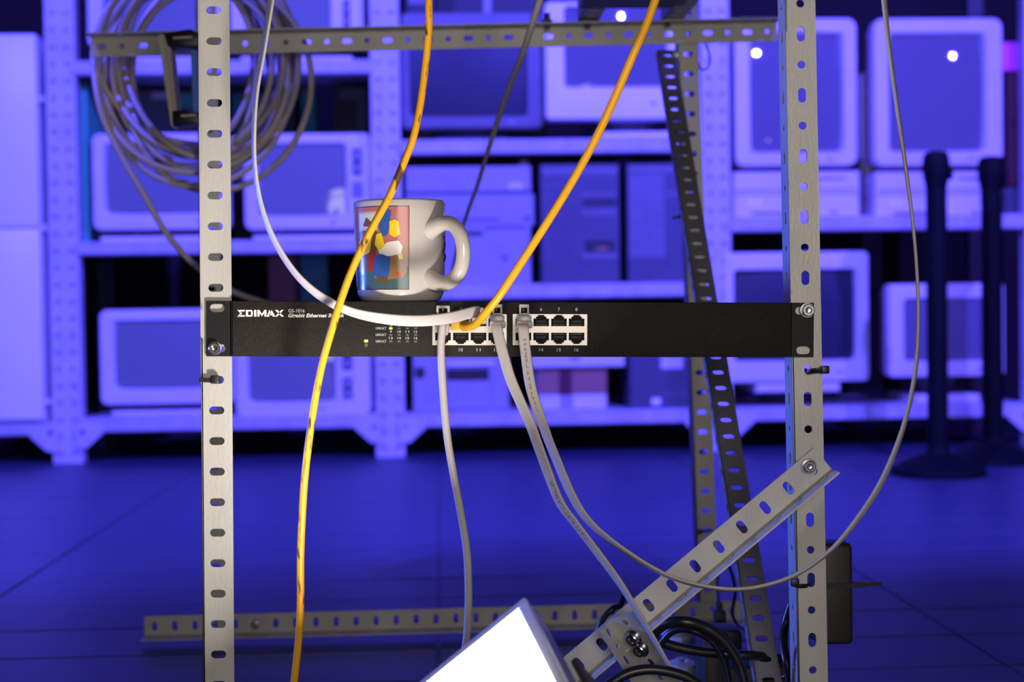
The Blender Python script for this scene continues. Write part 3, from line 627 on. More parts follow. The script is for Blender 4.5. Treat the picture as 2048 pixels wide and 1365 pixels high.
# wordmark: hand drawn letters E(sigma) D I M A X, unit height 10
G = [
 ([(0, 10), (15, 10), (15, 7.6), (6.2, 7.6), (10.5, 5), (6.2, 2.4), (15, 2.4), (15, 0), (0, 0), (0, 1.8), (5, 5), (0, 8.2)], []),
]
def poly(mb, pts): mb.add([sw(x, y, FACE+.00015) for x, y in pts], [tuple(range(len(pts)))])
b = MB(); X0, Y0, H = 476, 620.3, 13.4
def gl(o, pts): poly(b, [(X0+o+x, Y0+y*H/10) for x, y in pts])
gl(0, [(0, 0), (15, 0), (15, 2.4), (5.5, 2.4)]); gl(0, [(0, 0), (5.5, 2.4), (10, 5), (6, 5)]); gl(0, [(0, 10), (6, 5), (10, 5), (5.5, 7.6)]); gl(0, [(0, 10), (5.5, 7.6), (15, 7.6), (15, 10)])
D0 = 17
gl(D0, [(0, 0), (4.5, 0), (4.5, 10), (0, 10)]); gl(D0, [(4.5, 0), (12, 0), (14, 2.3), (4.5, 2.3)]); gl(D0, [(4.5, 7.7), (14, 7.7), (12, 10), (4.5, 10)]); gl(D0, [(10.5, 2.3), (14, 2.3), (14, 7.7), (10.5, 7.7)])
gl(33.5, [(0, 0), (4.5, 0), (4.5, 10), (0, 10)])
M0 = 40
gl(M0, [(0, 0), (4.3, 0), (4.3, 10), (0, 10)]); gl(M0, [(14, 0), (18.3, 0), (18.3, 10), (14, 10)]); gl(M0, [(4.3, 0), (9.2, 6), (9.2, 9.6), (4.3, 4.6)]); gl(M0, [(14, 0), (14, 4.6), (9.2, 9.6), (9.2, 6)])
A0 = 58.5
gl(A0, [(5.5, 0), (10, 0), (5, 10), (0, 10)]); gl(A0, [(6.5, 0), (10, 0), (17.5, 10), (12.5, 10), (8, 3.6)]); gl(A0, [(4.5, 6), (10.5, 6), (11.5, 8), (4, 8)])
gl(75, [(0, 0), (5, 0), (18, 10), (13, 10)]); gl(75, [(13, 0), (17.5, 0), (4.5, 10), (0, 10)])
b.build('wordmark', 'print', switch, smooth=0)
text('GS-1016', 578, 618.5, 610, 625.5, 'print')
text('Gigabit Ethernet Switch', 577.5, 627.5, 688, 637.5, 'print', shear=.28, bold=.025)
cols = [782, 798.5, 815, 831.5]
for r, (yn, yl) in enumerate(((638.5, 644.5), (651, 657), (663.8, 670), (676.6, 683))):
    text('LINK/ACT', 752, yl-2.6, 773, yl+2.2, 'print')
    for c_, x in enumerate(cols):
        num = str(r*4+c_+1); hw = 1.7 if len(num) == 1 else 3.4
        text(num, x-hw, yn-2.4, x+hw, yn+2.2, 'print')
        b = MB(); lit = (r == 1 and c_ == 0)
        p = sw(x, yl, FACE); e = 3.0*YF/F; h = 1.9*YF/F
        b.box(p+SWN*.0002, (2*e, .0008, 2*h), Matrix((EX, EY, EZ)).transposed()); b.build('indicator_led', 'led' if lit else 'led_off', switch)
b = MB(); b.box(sw(732.8, 682.3, FACE+.0002), (7*YF/F, .0008, 5*YF/F), Matrix((EX, EY, EZ)).transposed()); b.build('power_led', 'led', switch)
b = MB(); pc = sw(732.8, 690.5, FACE+.0002)
ring = [pc + EX*math.cos(t)*2.5*YF/F + EZ*math.sin(t)*2.5*YF/F for t in [math.radians(125+290*k/14) for k in range(15)]]
b.tube(ring, .00013, 5); b.tube([pc+EZ*.0003, pc+EZ*.0014], .00013, 5); b.build('power_symbol', 'print', switch)

# jack blocks: each port a shallow socket in a metal shield, recess shade in its black
def jackblock(px0, px1, cols_, label_nums):
    blk = MB(); u0, v1 = swuv(px0, 628.5); u1, v0 = swuv(px1, 690.8)
    s = YF/F
    # shield plate as cells with stepped openings
    edges = [u0] + [swuv((cols_[i]+31+cols_[i+1])/2, 650)[0] for i in range(3)] + [u1]
    vm = swuv(px0, 659)[1]
    sockets = []; cells = []
    for i, cx in enumerate(cols_):
        ua, ub = swuv(cx, 650)[0], swuv(cx+31, 650)[0]; um = (ua+ub)/2; wv = (ub-ua)
        for top in (True, False):
            yb = 652.8 if top else 665.6
            base = swuv(cx, yb)[1]; sg = 1 if top else -1
            pts = [(-.5, 0), (.5, 0), (.5, 15.5), (.33, 15.5), (.33, 19.5), (.21, 19.5), (.21, 22.5), (-.21, 22.5), (-.21, 19.5), (-.33, 19.5), (-.33, 15.5), (-.5, 15.5)]
            hp = [(um+p[0]*wv, base+sg*p[1]*s) for p in pts]
            if not top: hp = hp[::-1]
            cells.append((edges[i], edges[i+1], vm if top else v0, v1 if top else vm, hp)); sockets.append((um, base, sg, wv, hp, top, i))
    perf(blk, SW0+SWN*(FACE+.0010), EX, EZ, SWN, .0010, cells, (u0, u1, v0, v1))
    jb = blk.build('jack_block', 'shield', switch, smooth=0)
    for (um, base, sg, wv, hp, top, i) in sockets:
        b = MB(); P = lambda u, v, d: SW0+EX*u+EZ*v+SWN*d
        b.mi = 0; b.loft([[P(x, y, FACE+.0006) for x, y in hp], [P(um+(x-um)*.93, y, FACE+.0002) for x, y in hp]], False, False)
        q = [P(x, y, FACE+.0002) for x, y in hp]; b.add(q, [tuple(range(len(q)))])
        b.mi = 1
        for k in range(8):
            u = um+(k-3.5)*wv*.095; v = base+sg*(.9*s)
            b.box((P(u, v+sg*1.6*s, FACE+.0004)), (.00022, .0005, 3.2*s), Matrix((EX, EY, EZ)).transposed())
        b.mi = 2
        b.box(P(um, base+sg*9*s, FACE+.0004), (wv*.62, .0006, 5*s), Matrix((EX, EY, EZ)).transposed())
        b.build('port_socket', ['socket', 'contact', 'socket_tab'], jb, smooth=0)
    for i, (a_, b_) in enumerate(label_nums):
        x = cols_[i]+15.5
        for s_, y in ((a_, 619.2), (b_, 699.8)):
            hw = 2.0 if len(s_) == 1 else 3.9
            text(s_, x-hw, y-3.2, x+hw, y+3.2, 'print')
jackblock(865, 1012.5, [870.5, 906, 941.3, 976.5], [('1', '9'), ('2', '10'), ('3', '11'), ('4', '12')])
jackblock(1025, 1173, [1030.7, 1066, 1101.4, 1136.5], [('5', '13'), ('6', '14'), ('7', '15'), ('8', '16')])

# ================================================================ CABLES
FX, FY_, FZ = EX, SWN, EZ
def frame_box(mb, c, sx, sd, sz): mb.box(c, (sx, sd, sz), Matrix((EX, EY, EZ)).transposed())
def plug(parent, px, py, mt, latch=True, wd=.0112, big=False, down=True):
    """RJ45 plug standing out of the port at px,py (centre)"""
    c = sw(px, py, FACE); s = YF/F
    b = MB(); frame_box(b, c+SWN*.007, wd, .014, .0080)
    b.build('plug', mt, parent, bevel=.0008)
    if latch:
        b = MB()
        for sg in (-1, 1): frame_box(b, c+SWN*.0100+EX*sg*.0031+EZ*.0066, .0017, .0022, .0090)
        frame_box(b, c+SWN*.0100+EZ*.0112, .0079, .0024, .0030); frame_box(b, c+SWN*.0055+EZ*.0050, .0064, .012, .0016)
        b.build('latch', mt, parent, bevel=.0005)
def cable(label, pts, mt, r=None, flat=None, tw=None, group=None, per=10, cat='network cable', name='network_cable', loc=None):
    P = smooth_path([at(x, y, Y) for x, y, Y in pts], per)
    root = thing(name, P[0] if loc is None else loc, label, cat, group)
    b = MB()
    if flat:
        # tw: list of (t, angle deg) - angle of the ribbon's width direction: 0 = across the view, 90 = edge on
        def wdir(t):
            for (t0, a0), (t1, a1) in zip(tw, tw[1:]):
                if t <= t1: k = (t-t0)/max(t1-t0, 1e-6); k = k*k*(3-2*k); a = a0+(a1-a0)*k; break
            else: a = tw[-1][1]
            i = min(int(t*(len(P)-1)), len(P)-2); T = (P[i+1]-P[i]).normalized()
            side = T.cross(V((0, 1, 0))); 
            if side.length < .05: side = V((1, 0, 0))
            side.normalize(); fr = T.cross(side).normalized(); a = math.radians(a)
            return side*math.cos(a) + fr*math.sin(a)
        b.tube(P, 0, rw=flat, twist=wdir)
    else: b.tube(P, r, 12)
    b.build('sheath', mt, root, smooth=50)
    return root, P
fp = YF-FACE
# round white cable from port 1
k, P = cable('round white cable hanging straight down from the first port', [(886, 642, 1.103), (885, 655, 1.101), (882, 700, 1.100), (886, 780, 1.098), (894, 870, 1.097), (907, 950, 1.097), (922, 1030, 1.098), (934, 1110, 1.100), (937, 1200, 1.102), (934, 1270, 1.104), (925, 1340, 1.106), (915, 1440, 1.11), (905, 1540, 1.13)], 'white_cable', r=.0031)
plug(k, 886, 640, 'white_plug', latch=False)
c = sw(886, 625, FACE+.010); b = MB()
for sg in (-1, 1): frame_box(b, c+EX*sg*.0043, .0022, .003, .010)
frame_box(b, c+EZ*.0042, .0106, .003, .0024); frame_box(b, c-EZ*.005, .0110, .004, .004); b.build('latch', 'white_plug', k, bevel=.0008)
b = MB(); b.lathe(sw(886, 640, FACE+.015)-EZ*.004, [(.0050, .003), (.0054, 0), (.0046, -.0055), (.0036, -.008)], 16, EZ); b.build('boot', 'white_plug', k)
# yellow cable from port 2, up to the right
k, P = cable('clean yellow cable curving from the second port up to the right', [(927, 653, 1.110), (937, 654, 1.102), (952, 648, 1.092), (970, 628, 1.078), (1000, 590, 1.068), (1045, 522, 1.06), (1100, 436, 1.052), (1152, 350, 1.045), (1195, 270, 1.04), (1232, 190, 1.035), (1266, 110, 1.03), (1292, 50, 1.03), (1312, -5, 1.03), (1345, -110, 1.03)], 'yellow_clean', r=.0031)
plug(k, 921, 651, 'yellow_plug', latch=False, wd=.0140)
b = MB(); b.lathe(sw(925, 652, FACE+.012), [(.0040, 0), (.0040, .004), (.0034, .007)], 14, (SWN+EX*.75).normalized()); b.build('boot', 'yellow_plug', k)
# flat white cable into port 3 from the left
k, P = cable('flat white cable sweeping down from the top into the third port', [(548, -90, 1.11), (543, -10, 1.10), (528, 90, 1.095), (513, 180, 1.092), (508, 260, 1.09), (510, 340, 1.09), (522, 410, 1.09), (548, 480, 1.088), (590, 546, 1.086), (640, 592, 1.084), (700, 623, 1.082), (770, 638, 1.082), (840, 642, 1.084), (900, 636, 1.09), (945, 625, 1.098), (958, 624, 1.102)], 'white_cable', flat=(.0044, .0012), tw=[(0, 40), (.12, 58), (.3, 72), (.5, 62), (.65, 45), (.78, 8), (1, 0)])
plug(k, 957, 638, 'white_plug', latch=False)
b = MB(); frame_box(b, sw(957, 626, FACE+.017), .0072, .009, .0088); b.build('boot', 'white_plug', k, bevel=.0012)
# two flat cables from ports 4 and 5
k, P = cable('flat printed white cable from the fourth port, ending near the lower bracket', [(993, 648, 1.101), (995, 662, 1.098), (1004, 700, 1.094), (1020, 755, 1.09), (1041, 805, 1.086), (1063, 855, 1.083), (1080, 903, 1.081), (1117, 1000, 1.077), (1152, 1050, 1.076), (1190, 1100, 1.075), (1238, 1165, 1.073), (1275, 1225, 1.073), (1308, 1280, 1.074), (1336, 1328, 1.078)], 'white_cable', flat=(.0042, .0012), tw=[(0, 0), (.2, 5), (.35, 20), (.7, 50), (.85, 66), (1, 80)])
plug(k, 993, 641, 'white_plug'); b = MB(); frame_box(b, sw(993, 649, FACE+.0165), .0125, .007, .006); b.build('boot', 'white_plug', k, bevel=.0016)
k2, P2 = cable('flat printed white cable from the fifth port, looping right and back up to the top', [(1046, 648, 1.101), (1047, 662, 1.097), (1052, 710, 1.093), (1063, 780, 1.086), (1086, 850, 1.079), (1108, 908, 1.074), (1148, 1000, 1.069), (1188, 1054, 1.067), (1255, 1106, 1.066), (1330, 1150, 1.063), (1400, 1172, 1.06), (1470, 1180, 1.058), (1535, 1171, 1.056), (1600, 1146, 1.054), (1665, 1098, 1.053), (1720, 1032, 1.052), (1765, 960, 1.051), (1805, 860, 1.05), (1828, 760, 1.05), (1836, 670, 1.05), (1835, 570, 1.05), (1827, 460, 1.05), (1812, 340, 1.05), (1795, 220, 1.05), (1780, 110, 1.05), (1769, 10, 1.05), (1760, -90, 1.05)], 'white_cable', flat=(.0042, .0012), tw=[(0, 0), (.10, 12), (.20, 42), (.34, 70), (.5, 66), (.6, 48), (.68, 60), (.78, 70), (.9, 62), (1, 50)])
plug(k2, 1046, 641, 'white_plug'); b = MB(); frame_box(b, sw(1046, 649, FACE+.0165), .0125, .007, .006); b.build('boot', 'white_plug', k2, bevel=.0016)
# printed words along the flat cables
def cabletext(s, P, i0, i1, parent, tw_off=.0014):
    cu = bpy.data.curves.new('t', 'FONT'); cu.body = s; cu.size = 1
    to = bpy.data.objects.new('t', cu); C.objects.link(to); dg = bpy.context.evaluated_depsgraph_get()
    me = bpy.data.meshes.new_from_object(to.evaluated_get(dg)); bpy.data.objects.remove(to)
    xs = [v.co.x for v in me.vertices]; x0, x1 = min(xs), max(xs); off = world_loc(parent)
    for v in me.vertices:
        t = (v.co.x-x0)/(x1-x0); f = i0+(i1-i0)*t; i = int(f) if i1 > i0 else int(math.ceil(f)); i = max(1, min(len(P)-2, int(f)))
        p = P[i].lerp(P[i+1], f-int(f)); T = (P[i+1]-P[i]).normalized()*(1 if i1 > i0 else -1)
        side = V((0, 1, 0)).cross(T).normalized()*-1; 
        v.co = p + side*((v.co.y-.35)*.0030) + T.cross(side).normalized()*0 + V((0, -1, 0))*tw_off - off
    me.materials.clear(); me.materials.append(M['print_dim']); o = bpy.data.objects.new('printed_words', me); C.objects.link(o); o.parent = parent
cabletext('CAT7 FLAT CABLE 6 6', P2, 36, 14, k2); cabletext('CAT7 FLAT CABLE', P, 86, 66, k, .0028)
# hanging yellow cable in front
k, P = cable('dirt-marked yellow cable hanging in front of the switch and mug', [(864, -110, 1.09), (858, -5, 1.085), (858, 50, 1.085), (852, 120, 1.085), (842, 200, 1.083), (828, 270, 1.08), (812, 315, 1.078), (780, 390, 1.074), (742, 460, 1.07), (708, 530, 1.068), (682, 600, 1.066), (662, 665, 1.066), (644, 730, 1.068), (630, 800, 1.07), (618, 880, 1.072), (609, 960, 1.074), (604, 1040, 1.076), (601, 1120, 1.078), (601, 1200, 1.08), (598, 1270, 1.082), (590, 1350, 1.085), (580, 1440, 1.09), (570, 1540, 1.1)], 'yellow', r=.0029)
# thin grey cable further back
cable('thin grey cable slanting down behind the mug from the top', [(1092, -40, 1.40), (1070, 30, 1.42), (1046, 105, 1.45), (1018, 175, 1.5), (996, 240, 1.55), (975, 305, 1.6), (955, 370, 1.68), (935, 425, 1.75), (918, 480, 1.85), (905, 540, 1.95)], 'coil', r=lambda t: .0036-.0016*t)

# ---------------------------------------------------------------- cable coil
random.seed(23)
pts = []; loops = 15; per = 14
cxs = [(random.uniform(176, 300), random.uniform(470, 640), random.uniform(-120, -20), random.uniform(270, 415)) for _ in range(loops)]
cxs[0] = (172, 640, -70, 290); cxs[3] = (180, 600, -60, 410); cxs[6] = (196, 640, -40, 405); cxs[9] = (200, 520, -50, 320); cxs[12] = (262, 575, -20, 345)
cxs[14] = (186, 560, -60, 330)
for i in range(loops*per-10):
    t = i/per; k = int(t) % loops; k2_ = (k+1) % loops; f = t-int(t)
    L, R_, T_, B_ = [cxs[k][q]*(1-f)+cxs[k2_][q]*f for q in range(4)]
    a = 2*math.pi*t + math.pi/2
    x = (L+R_)/2 + (R_-L)/2*math.cos(a); y = (T_+B_)/2 - (B_-T_)/2*math.sin(a)
    Yc = 1.80 + .035*math.sin(i*.37) + .025*math.cos(i*.9+k) + k*.004
    pts.append((x, y, Yc))
pts += [(196, 200, 1.78), (228, 285, 1.78), (285, 385, 1.77), (335, 470, 1.78), (392, 532, 1.80), (455, 578, 1.83), (530, 606, 1.86), (600, 625, 1.9)]
k, P = cable('tangled beige cable coil hanging behind the upper left of the frame', pts, 'coil', r=.0040, per=6, cat='cable coil', name='cable_coil')
# clamped panel seen edge on
YP = 1.60
pn = thing('framed_panel', at(360, 240, YP), 'upright beige panel seen edge-on, held between two black clamps, left of the left post', 'panel')
def quadbox(mb, q, Y, dep): mb.prism([at(x, y, Y) for x, y in q], (0, dep, 0))
b = MB(); quadbox(b, [(316, 72), (326, 68), (350, 250), (342, 252)], YP, .03); b.build('frame_edge', 'p_cream_p', pn)
b = MB(); quadbox(b, [(326, 68), (340, 84), (356, 246), (350, 250)], YP+.004, .03); b.build('frame_side', 'coil', pn)
b = MB(); quadbox(b, [(380, 84), (394, 84), (397, 246), (388, 246)], YP+.02, .02); b.build('front_sheet', 'sheet', pn)
b = MB(); quadbox(b, [(328, 66), (380, 58), (397, 66), (397, 92), (336, 92)], YP-.004, .035); c_ = b.build('clamp', 'tie', pn, bevel=.001)
b = MB(); quadbox(b, [(346, 74), (384, 72), (384, 76), (346, 78)], YP-.008, .004); b.build('clamp_pin', 'galv', c_)
b = MB(); quadbox(b, [(344, 222), (374, 219), (378, 226), (397, 224), (397, 248), (378, 246), (346, 252)], YP-.004, .035); c_ = b.build('clamp', 'tie', pn, bevel=.001)
b = MB(); quadbox(b, [(362, 230), (392, 228), (392, 232), (362, 234)], YP-.008, .004); b.build('clamp_pin', 'galv', c_)

# ================================================================ MUG
YM = 1.166
mc_ = at(802, 600, YM); zbase = (SW0+EX*.155).z + .0002; R0 = pxm(91.5, YM); Hm = at(800, 396, YM-R0).z - zbase
mug = thing('coffee_mug', V((mc_.x, YM, zbase)), 'white coffee mug with a colourful picture print, standing on the switch', 'mug')
O = V((mc_.x, YM, zbase)); b = MB()
ro = lambda f: R0*(1.0 - .035*(1-min(f/.9, 1)))
prof = [(0, .001), (R0*.80, 0), (R0*.86, .0015), (R0*.925, .006), (R0*.955, .013), (R0*.968, .022), (R0*.985, .045), (R0, .07), (R0, Hm-.002), (R0-.0006, Hm-.0006), (R0-.0018, Hm), (R0-.0032, Hm-.0007), (R0-.0038, Hm-.003), (R0-.005, .03), (R0*.85, .008), (0, .006)]
b.lathe(O, prof, 64); b.build('body', 'mug', mug, smooth=50)
ang = math.radians(-44); rad = V((math.cos(ang), math.sin(ang), 0))     # handle turned towards the viewer on the right
hp = []
for (r, z) in ((R0-.004, .0575), (R0+.004, .0600), (R0+.013, .0620), (R0+.0225, .0600), (R0+.030, .0525), (R0+.033, .041), (R0+.0315, .029), (R0+.0255, .0195), (R0+.016, .0145), (R0+.007, .0145), (R0-.004, .018)):
    hp.append(O + rad*r + V((0, 0, z*Hm/.0825)))
b = MB(); b.tube(smooth_path(hp, 6), lambda t: .0058+.0035*(abs(2*t-1)**5), 18); b.build('handle', 'mug', mug, smooth=60)
# printed picture (a plain stand-in): patches lie on the glaze
pic = None; th0 = math.atan2(at(709, 500, YM).y-YM, 0)
def mp(px, py, d):        # pixel -> point on the mug's cylinder, d proud
    x = max(-.995, min(.995, (at(px, py, YM-R0*.7).x - O.x)/R0)); a = -math.acos(x)
    z = at(px, py, YM-R0*.8).z
    zz = z - zbase; rr_ = R0*(.968+.032*min(max((zz-.022)/.048, 0), 1))
    return V((O.x+math.cos(a)*(rr_+d), YM+math.sin(a)*(rr_+d), z))
def patch(mb, pts, d, mi):
    # polygon given in pixels, clipped into vertical strips so that it follows the curve
    mb.mi = mi; xs = [p[0] for p in pts]; n = max(2, int((max(xs)-min(xs))/3)); xa, xb = min(xs), max(xs)
    def span(x):
        ys = []
        for i in range(len(pts)):
            (x0, y0), (x1, y1) = pts[i], pts[(i+1) % len(pts)]
            if (x0-x)*(x1-x) <= 0 and x0 != x1: ys.append(y0+(y1-y0)*(x-x0)/(x1-x0))
        return (min(ys), max(ys)) if ys else (None, None)
    prev = None
    for k in range(n+1):
        x = xa+(xb-xa)*k/n; x = min(max(x, xa+1e-3), xb-1e-3); s_ = span(x)
        if s_[0] is None: continue
        cur = (x, *s_)
        if prev:
            m_ = 6; 
            for q in range(m_):
                f0, f1 = q/m_, (q+1)/m_
                mb.add([mp(prev[0], prev[1]+(prev[2]-prev[1])*f0, d), mp(cur[0], cur[1]+(cur[2]-cur[1])*f0, d), mp(cur[0], cur[1]+(cur[2]-cur[1])*f1, d), mp(prev[0], prev[1]+(prev[2]-prev[1])*f1, d)], [(0, 1, 2, 3)])
        prev = cur
b = MB(); mats = ['p_outline', 'p_pink', 'p_teal', 'p_frame', 'p_cream_p', 'p_brown', 'p_blue_p', 'p_yellow_p', 'p_red_p', 'p_white_p', 'p_brown_d', 'p_purple']
R4 = lambda a, c, e, g_: [(a, c), (e, c), (e, g_), (a, g_)]
patch(b, R4(709.5, 413, 819.5, 580), .00010, 0); patch(b, R4(710, 414.5, 818, 545), .00018, 1); patch(b, R4(710, 534, 818, 578.5), .00026, 2)
patch(b, R4(717, 423, 756, 462), .00026, 3); patch(b, R4(720, 427, 752, 459), .00034, 4)                 # framed picture, left plain
patch(b, [(726, 452), (733, 434), (745, 446), (749, 455)], .00042, 10)
patch(b, [(713, 480), (722, 462), (752, 460), (760, 476), (760, 540), (716, 545)], .00036, 10)            # sofa
patch(b, [(752, 500), (764, 490), (796, 488), (808, 492), (814, 505), (814, 545), (806, 556), (776, 560), (748, 556)], .00044, 5)
patch(b, [(764, 420), (774, 417), (784, 424), (782, 445), (776, 472), (764, 474), (758, 455)], .00040, 6)  # blue curtain
patch(b, [(780, 444), (790, 440), (800, 446), (801, 470), (790, 476), (780, 470)], .00048, 7)               # yellow cushion
patch(b, [(757, 500), (776, 485), (798, 482), (806, 494), (804, 508), (782, 513), (760, 512)], .00052, 9)  # white throw
patch(b, [(748, 515), (762, 508), (782, 516), (780, 545), (776, 556), (746, 552)], .00060, 6)
patch(b, [(752, 470), (764, 466), (770, 492), (758, 502), (750, 490)], .00056, 7)
patch(b, [(738, 512), (750, 500), (754, 512), (742, 545), (736, 540)], .00050, 8); patch(b, [(792, 545), (803, 545), (804, 556), (793, 557)], .00062, 8)
patch(b, [(796, 510), (806, 506), (807, 518), (798, 521)], .00064, 7); patch(b, [(752, 553), (776, 557), (776, 566), (760, 566)], .00064, 10)
patch(b, [(717, 484), (730, 470), (744, 476), (740, 505), (722, 512)], .00052, 7)
b.build('printed_picture', mats, mug, smooth=60)
b = MB(); aa = math.radians(-18)
for (z0, z1, a0, a1) in ((.052, .046, -4, 3), (.046, .040, 3, -3), (.040, .0365, -5, 4), (.0365, .032, 4, -1)):
    A_, B_ = math.radians(-16+a0), math.radians(-16+a1)
    pa = O+V((math.cos(A_)*R0*1.0, math.sin(A_)*R0*1.0, z0)); pb = O+V((math.cos(B_)*R0*1.0, math.sin(B_)*R0*1.0, z1)); b.tube([pa, pa.lerp(pb, .5)*1.0, pb], .0007, 5)
b.build('purple_marking', 'p_purple', mug)

# ================================================================ FLOODLIGHT
Lc = rt*.63 - up*.777
bcoef = .358; Nl = -(Lc + fw*bcoef).normalized()
K = CAM + ray(1040, 1222)*.90
e1 = -(rt*.777 + up*.63).normalized(); e1 = (e1 - Nl*e1.dot(Nl)).normalized()
e2 = Nl.cross(e1); e2 = e2 if e2.dot(fw) < 0 else -e2
LW, LH = .155, .12
lamp = thing('floodlight', K-Nl*.03+e1*.08+e2*.06, 'switched-on floodlight at the bottom, glaring white towards the upper left', 'lamp')
def pl(a, b_, n): return K + e1*a + e2*b_ + Nl*n
b = MB(); q = [pl(0, 0, 0), pl(LW, 0, 0), pl(LW, LH, 0), pl(0, LH, 0)]; b.prism(q, -Nl*.003); b.build('glass', 'lamp_glass', lamp)
b = MB(); T_ = .007; HR = .0022
for (a0, a1, c0_, c1_) in ((-T_, LW+T_, -T_, 0), (-T_, LW+T_, LH, LH+T_), (-T_, 0, 0, LH), (LW, LW+T_, 0, LH)):
    b.prism([pl(a0, c0_, HR), pl(a1, c0_, HR), pl(a1, c1_, HR), pl(a0, c1_, HR)], -Nl*.02)
b.build('front_frame', 'lamp_rim', lamp, bevel=.001)
b = MB(); b.loft([[pl(-T_, -T_, -.018), pl(LW+T_, -T_, -.018), pl(LW+T_, LH+T_, -.018), pl(-T_, LH+T_, -.018)], [pl(0, 0, -.05), pl(LW, 0, -.05), pl(LW, LH, -.05), pl(0, LH, -.05)]], True, True); b.build('housing', 'lamp_body', lamp, bevel=.003)
for k_ in range(9):
    a = .01+k_*(LW-.02)/8; b = MB(); b.prism([pl(a, .01, -.05), pl(a+.003, .01, -.05), pl(a+.003, LH-.01, -.05), pl(a, LH-.01, -.05)], -Nl*.016); b.build('cooling_fin', 'lamp_body', lamp)
b = MB(); b.prism([pl(-T_, LH*.3, -.03), pl(-T_, LH*.55, -.03), pl(-T_, LH*.5, -.12), pl(-T_, LH*.35, -.12)], -e1*.004); b.build('bracket', 'lamp_body', lamp)
b = MB(); p = [pl(LW*.5, LH*.5, -.06), pl(LW*.5, LH*.5, -.10)]; p.append(V((p[1].x+.03, p[1].y-.02, .02))); b.tube(smooth_path(p, 8), .008, 12)
b.lathe(V((p[2].x, p[2].y, 0)), [(.055, 0), (.055, .008), (.02, .022), (.009, .03)], 28); b.build('stand', 'lamp_body', lamp)
pt = light('floodlight_led', 'AREA', pl(LW*.5, LH*.5, .0012), pl(LW*.5, LH*.5, .1), 6.2, (1.0, 0.92, 0.83), shape='SQUARE', size=.085)

# ================================================================ CLUTTER lower right
# power adapter
YA = 1.20; xa, za = at(1652, 1086, YA), at(1707, 1292, YA)
pa = thing('power_adapter', at(1672, 1292, YA), 'black power adapter strapped to the back of the right post', 'power adapter')
cc = at(1668, 1189, YA); wv, hv = pxm(76, YA), pxm(206, YA)
b = MB(); b.box(cc+V((0, .012, 0)), (wv, .03, hv)); b.build('case', 'brick', pa, bevel=.004, seg=3)
b = MB(); zz = at(1700, 1170, YA).z; b.prism([cc+V((-wv/2-.001, -.0045, zz-cc.z-.002)), cc+V((wv/2+.001, -.0045, zz-cc.z-.002)), cc+V((wv/2+.001, -.0045, zz-cc.z+.002)), cc+V((-wv/2-.001, -.0045, zz-cc.z+.002))], (0, .0012, 0))
b.box(cc+V((wv/2+.006, 0, zz-cc.z)), (.010, .006, .0045)); b.box(cc+V((wv/2+.018, 0, zz-cc.z)), (.016, .003, .003)); b.build('strap', 'tie', pa)
def bcable(label, pts, r, plugs=()):
    k, P = cable(label, pts, 'rubber', r=r, cat='power cable', name='power_cable')
    for (x, y, Y, w_, h_) in plugs:
        b = MB(); b.box(at(x, y, Y), (pxm(w_, Y), .012, pxm(h_, Y))); b.build('plug', 'brick', k, bevel=.002)
    return k
bcable('thick black cable arching under the diagonal brace', [(1285, 1330, 1.16), (1300, 1280, 1.15), (1325, 1252, 1.14), (1365, 1244, 1.13), (1410, 1256, 1.13), (1450, 1285, 1.13), (1478, 1330, 1.13), (1492, 1390, 1.13), (1495, 1460, 1.14)], .0045)
bcable('second thick black cable just inside the arching one', [(1300, 1345, 1.19), (1316, 1300, 1.18), (1345, 1264, 1.17), (1385, 1262, 1.16), (1425, 1285, 1.16), (1450, 1330, 1.16), (1462, 1400, 1.16)], .003)
bcable('black cable curving across the foot of the bracket', [(1190, 1400, 1.07), (1222, 1368, 1.07), (1258, 1347, 1.07), (1300, 1340, 1.07), (1345, 1346, 1.07), (1385, 1362, 1.07), (1420, 1395, 1.07)], .0040)
bcable('black cable running flat behind the bracket to the dark adapter', [(1322, 1284, 1.2), (1350, 1294, 1.2), (1395, 1303, 1.2), (1440, 1308, 1.2), (1500, 1312, 1.2), (1545, 1316, 1.22), (1585, 1322, 1.24)], .0042)
bcable('thin black cord with moulded plug below the rear right post', [(1434, 1140, 1.55), (1435, 1180, 1.5), (1438, 1225, 1.45), (1440, 1262, 1.42)], .0016, ((1439, 1238, 1.44, 24, 34), (1438, 1213, 1.46, 12, 18)))
bcable('thin black cord hanging beside the leaning strut', [(1452, 1120, 1.5), (1464, 1150, 1.48), (1470, 1185, 1.46), (1465, 1225, 1.44), (1474, 1250, 1.42), (1496, 1268, 1.40)], .0018)
bcable('black cord beside the inner edge of the right post', [(1582, 1210, 1.2), (1570, 1250, 1.2), (1567, 1290, 1.19), (1574, 1330, 1.18), (1582, 1380, 1.18)], .0036)
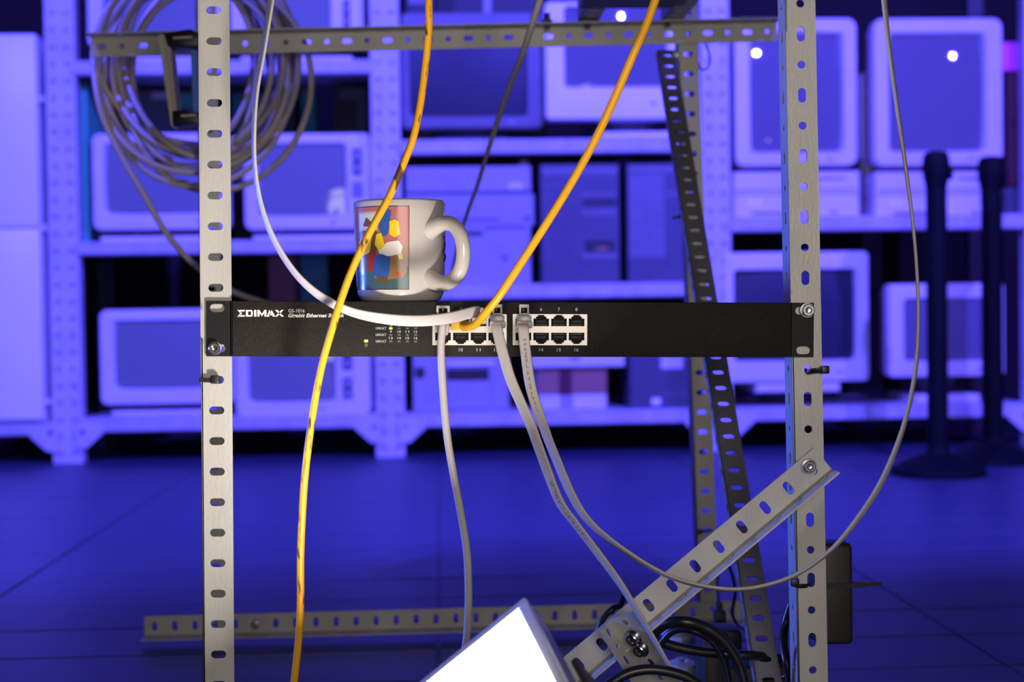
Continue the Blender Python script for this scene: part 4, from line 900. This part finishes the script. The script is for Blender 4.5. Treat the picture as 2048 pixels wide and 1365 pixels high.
bcable('short black cord looped behind the diagonal brace', [(1246, 1196, 1.35), (1240, 1212, 1.34), (1226, 1218, 1.33), (1208, 1236, 1.33), (1196, 1262, 1.33), (1190, 1290, 1.33)], .0030)
bcable('thin black wire loop beside the upper rear post', [(1406, 78, 1.76), (1416, 100, 1.76), (1420, 122, 1.76), (1414, 137, 1.76), (1402, 138, 1.76), (1398, 124, 1.76)], .0012)
bcable('dark cord tied across the foot of the leaning strut', [(1505, 1362, 1.24), (1530, 1357, 1.235), (1560, 1356, 1.23), (1582, 1352, 1.22), (1596, 1366, 1.21)], .0020)
bl = thing('power_supply', at(1438, 1360, 1.34), 'dark power supply block behind the black cables', 'power supply')
b = MB(); b.box(at(1424, 1350, 1.34), (pxm(52, 1.34), .05, pxm(190, 1.34))); b.build('case', 'brick', bl, bevel=.004)
b = MB(); b.box(at(1456, 1276, 1.34), (pxm(40, 1.34), .04, pxm(44, 1.34))); b.build('socket_housing', 'brick', bl, bevel=.003)
bl = thing('power_supply', at(1500, 1390, 1.45), 'black box on the floor behind the leaning strut', 'power supply')
b = MB(); b.box(at(1500, 1360, 1.45), (pxm(130, 1.45), .08, pxm(90, 1.45))); b.build('case', 'brick', bl, bevel=.004)
def wrap(label, px, py, Y, wx, wy, seed):
    random.seed(seed); b = MB(); c = at(px, py, Y); n, m_ = 12, 8; L = []
    for j in range(m_+1):
        ph = -math.pi/2 + math.pi*j/m_; L.append([c + V((math.cos(2*math.pi*i/n)*math.cos(ph)*pxm(wx, Y)/2*random.uniform(.8, 1.1), math.sin(2*math.pi*i/n)*math.cos(ph)*.025*random.uniform(.8, 1.1), math.sin(ph)*pxm(wy, Y)/2*random.uniform(.85, 1.1))) for i in range(n)])
    b.loft(L, True, True); o = b.build('plastic_wrap', 'clear', None, smooth=20, loc=c); tag(o, label, 'plastic wrap')
wrap('crumpled clear plastic wrap under the arching black cable', 1355, 1272, 1.42, 72, 34, 3)
wrap('crumpled pale plastic bag at the bottom beside the bracket', 1368, 1345, 1.42, 90, 56, 5)
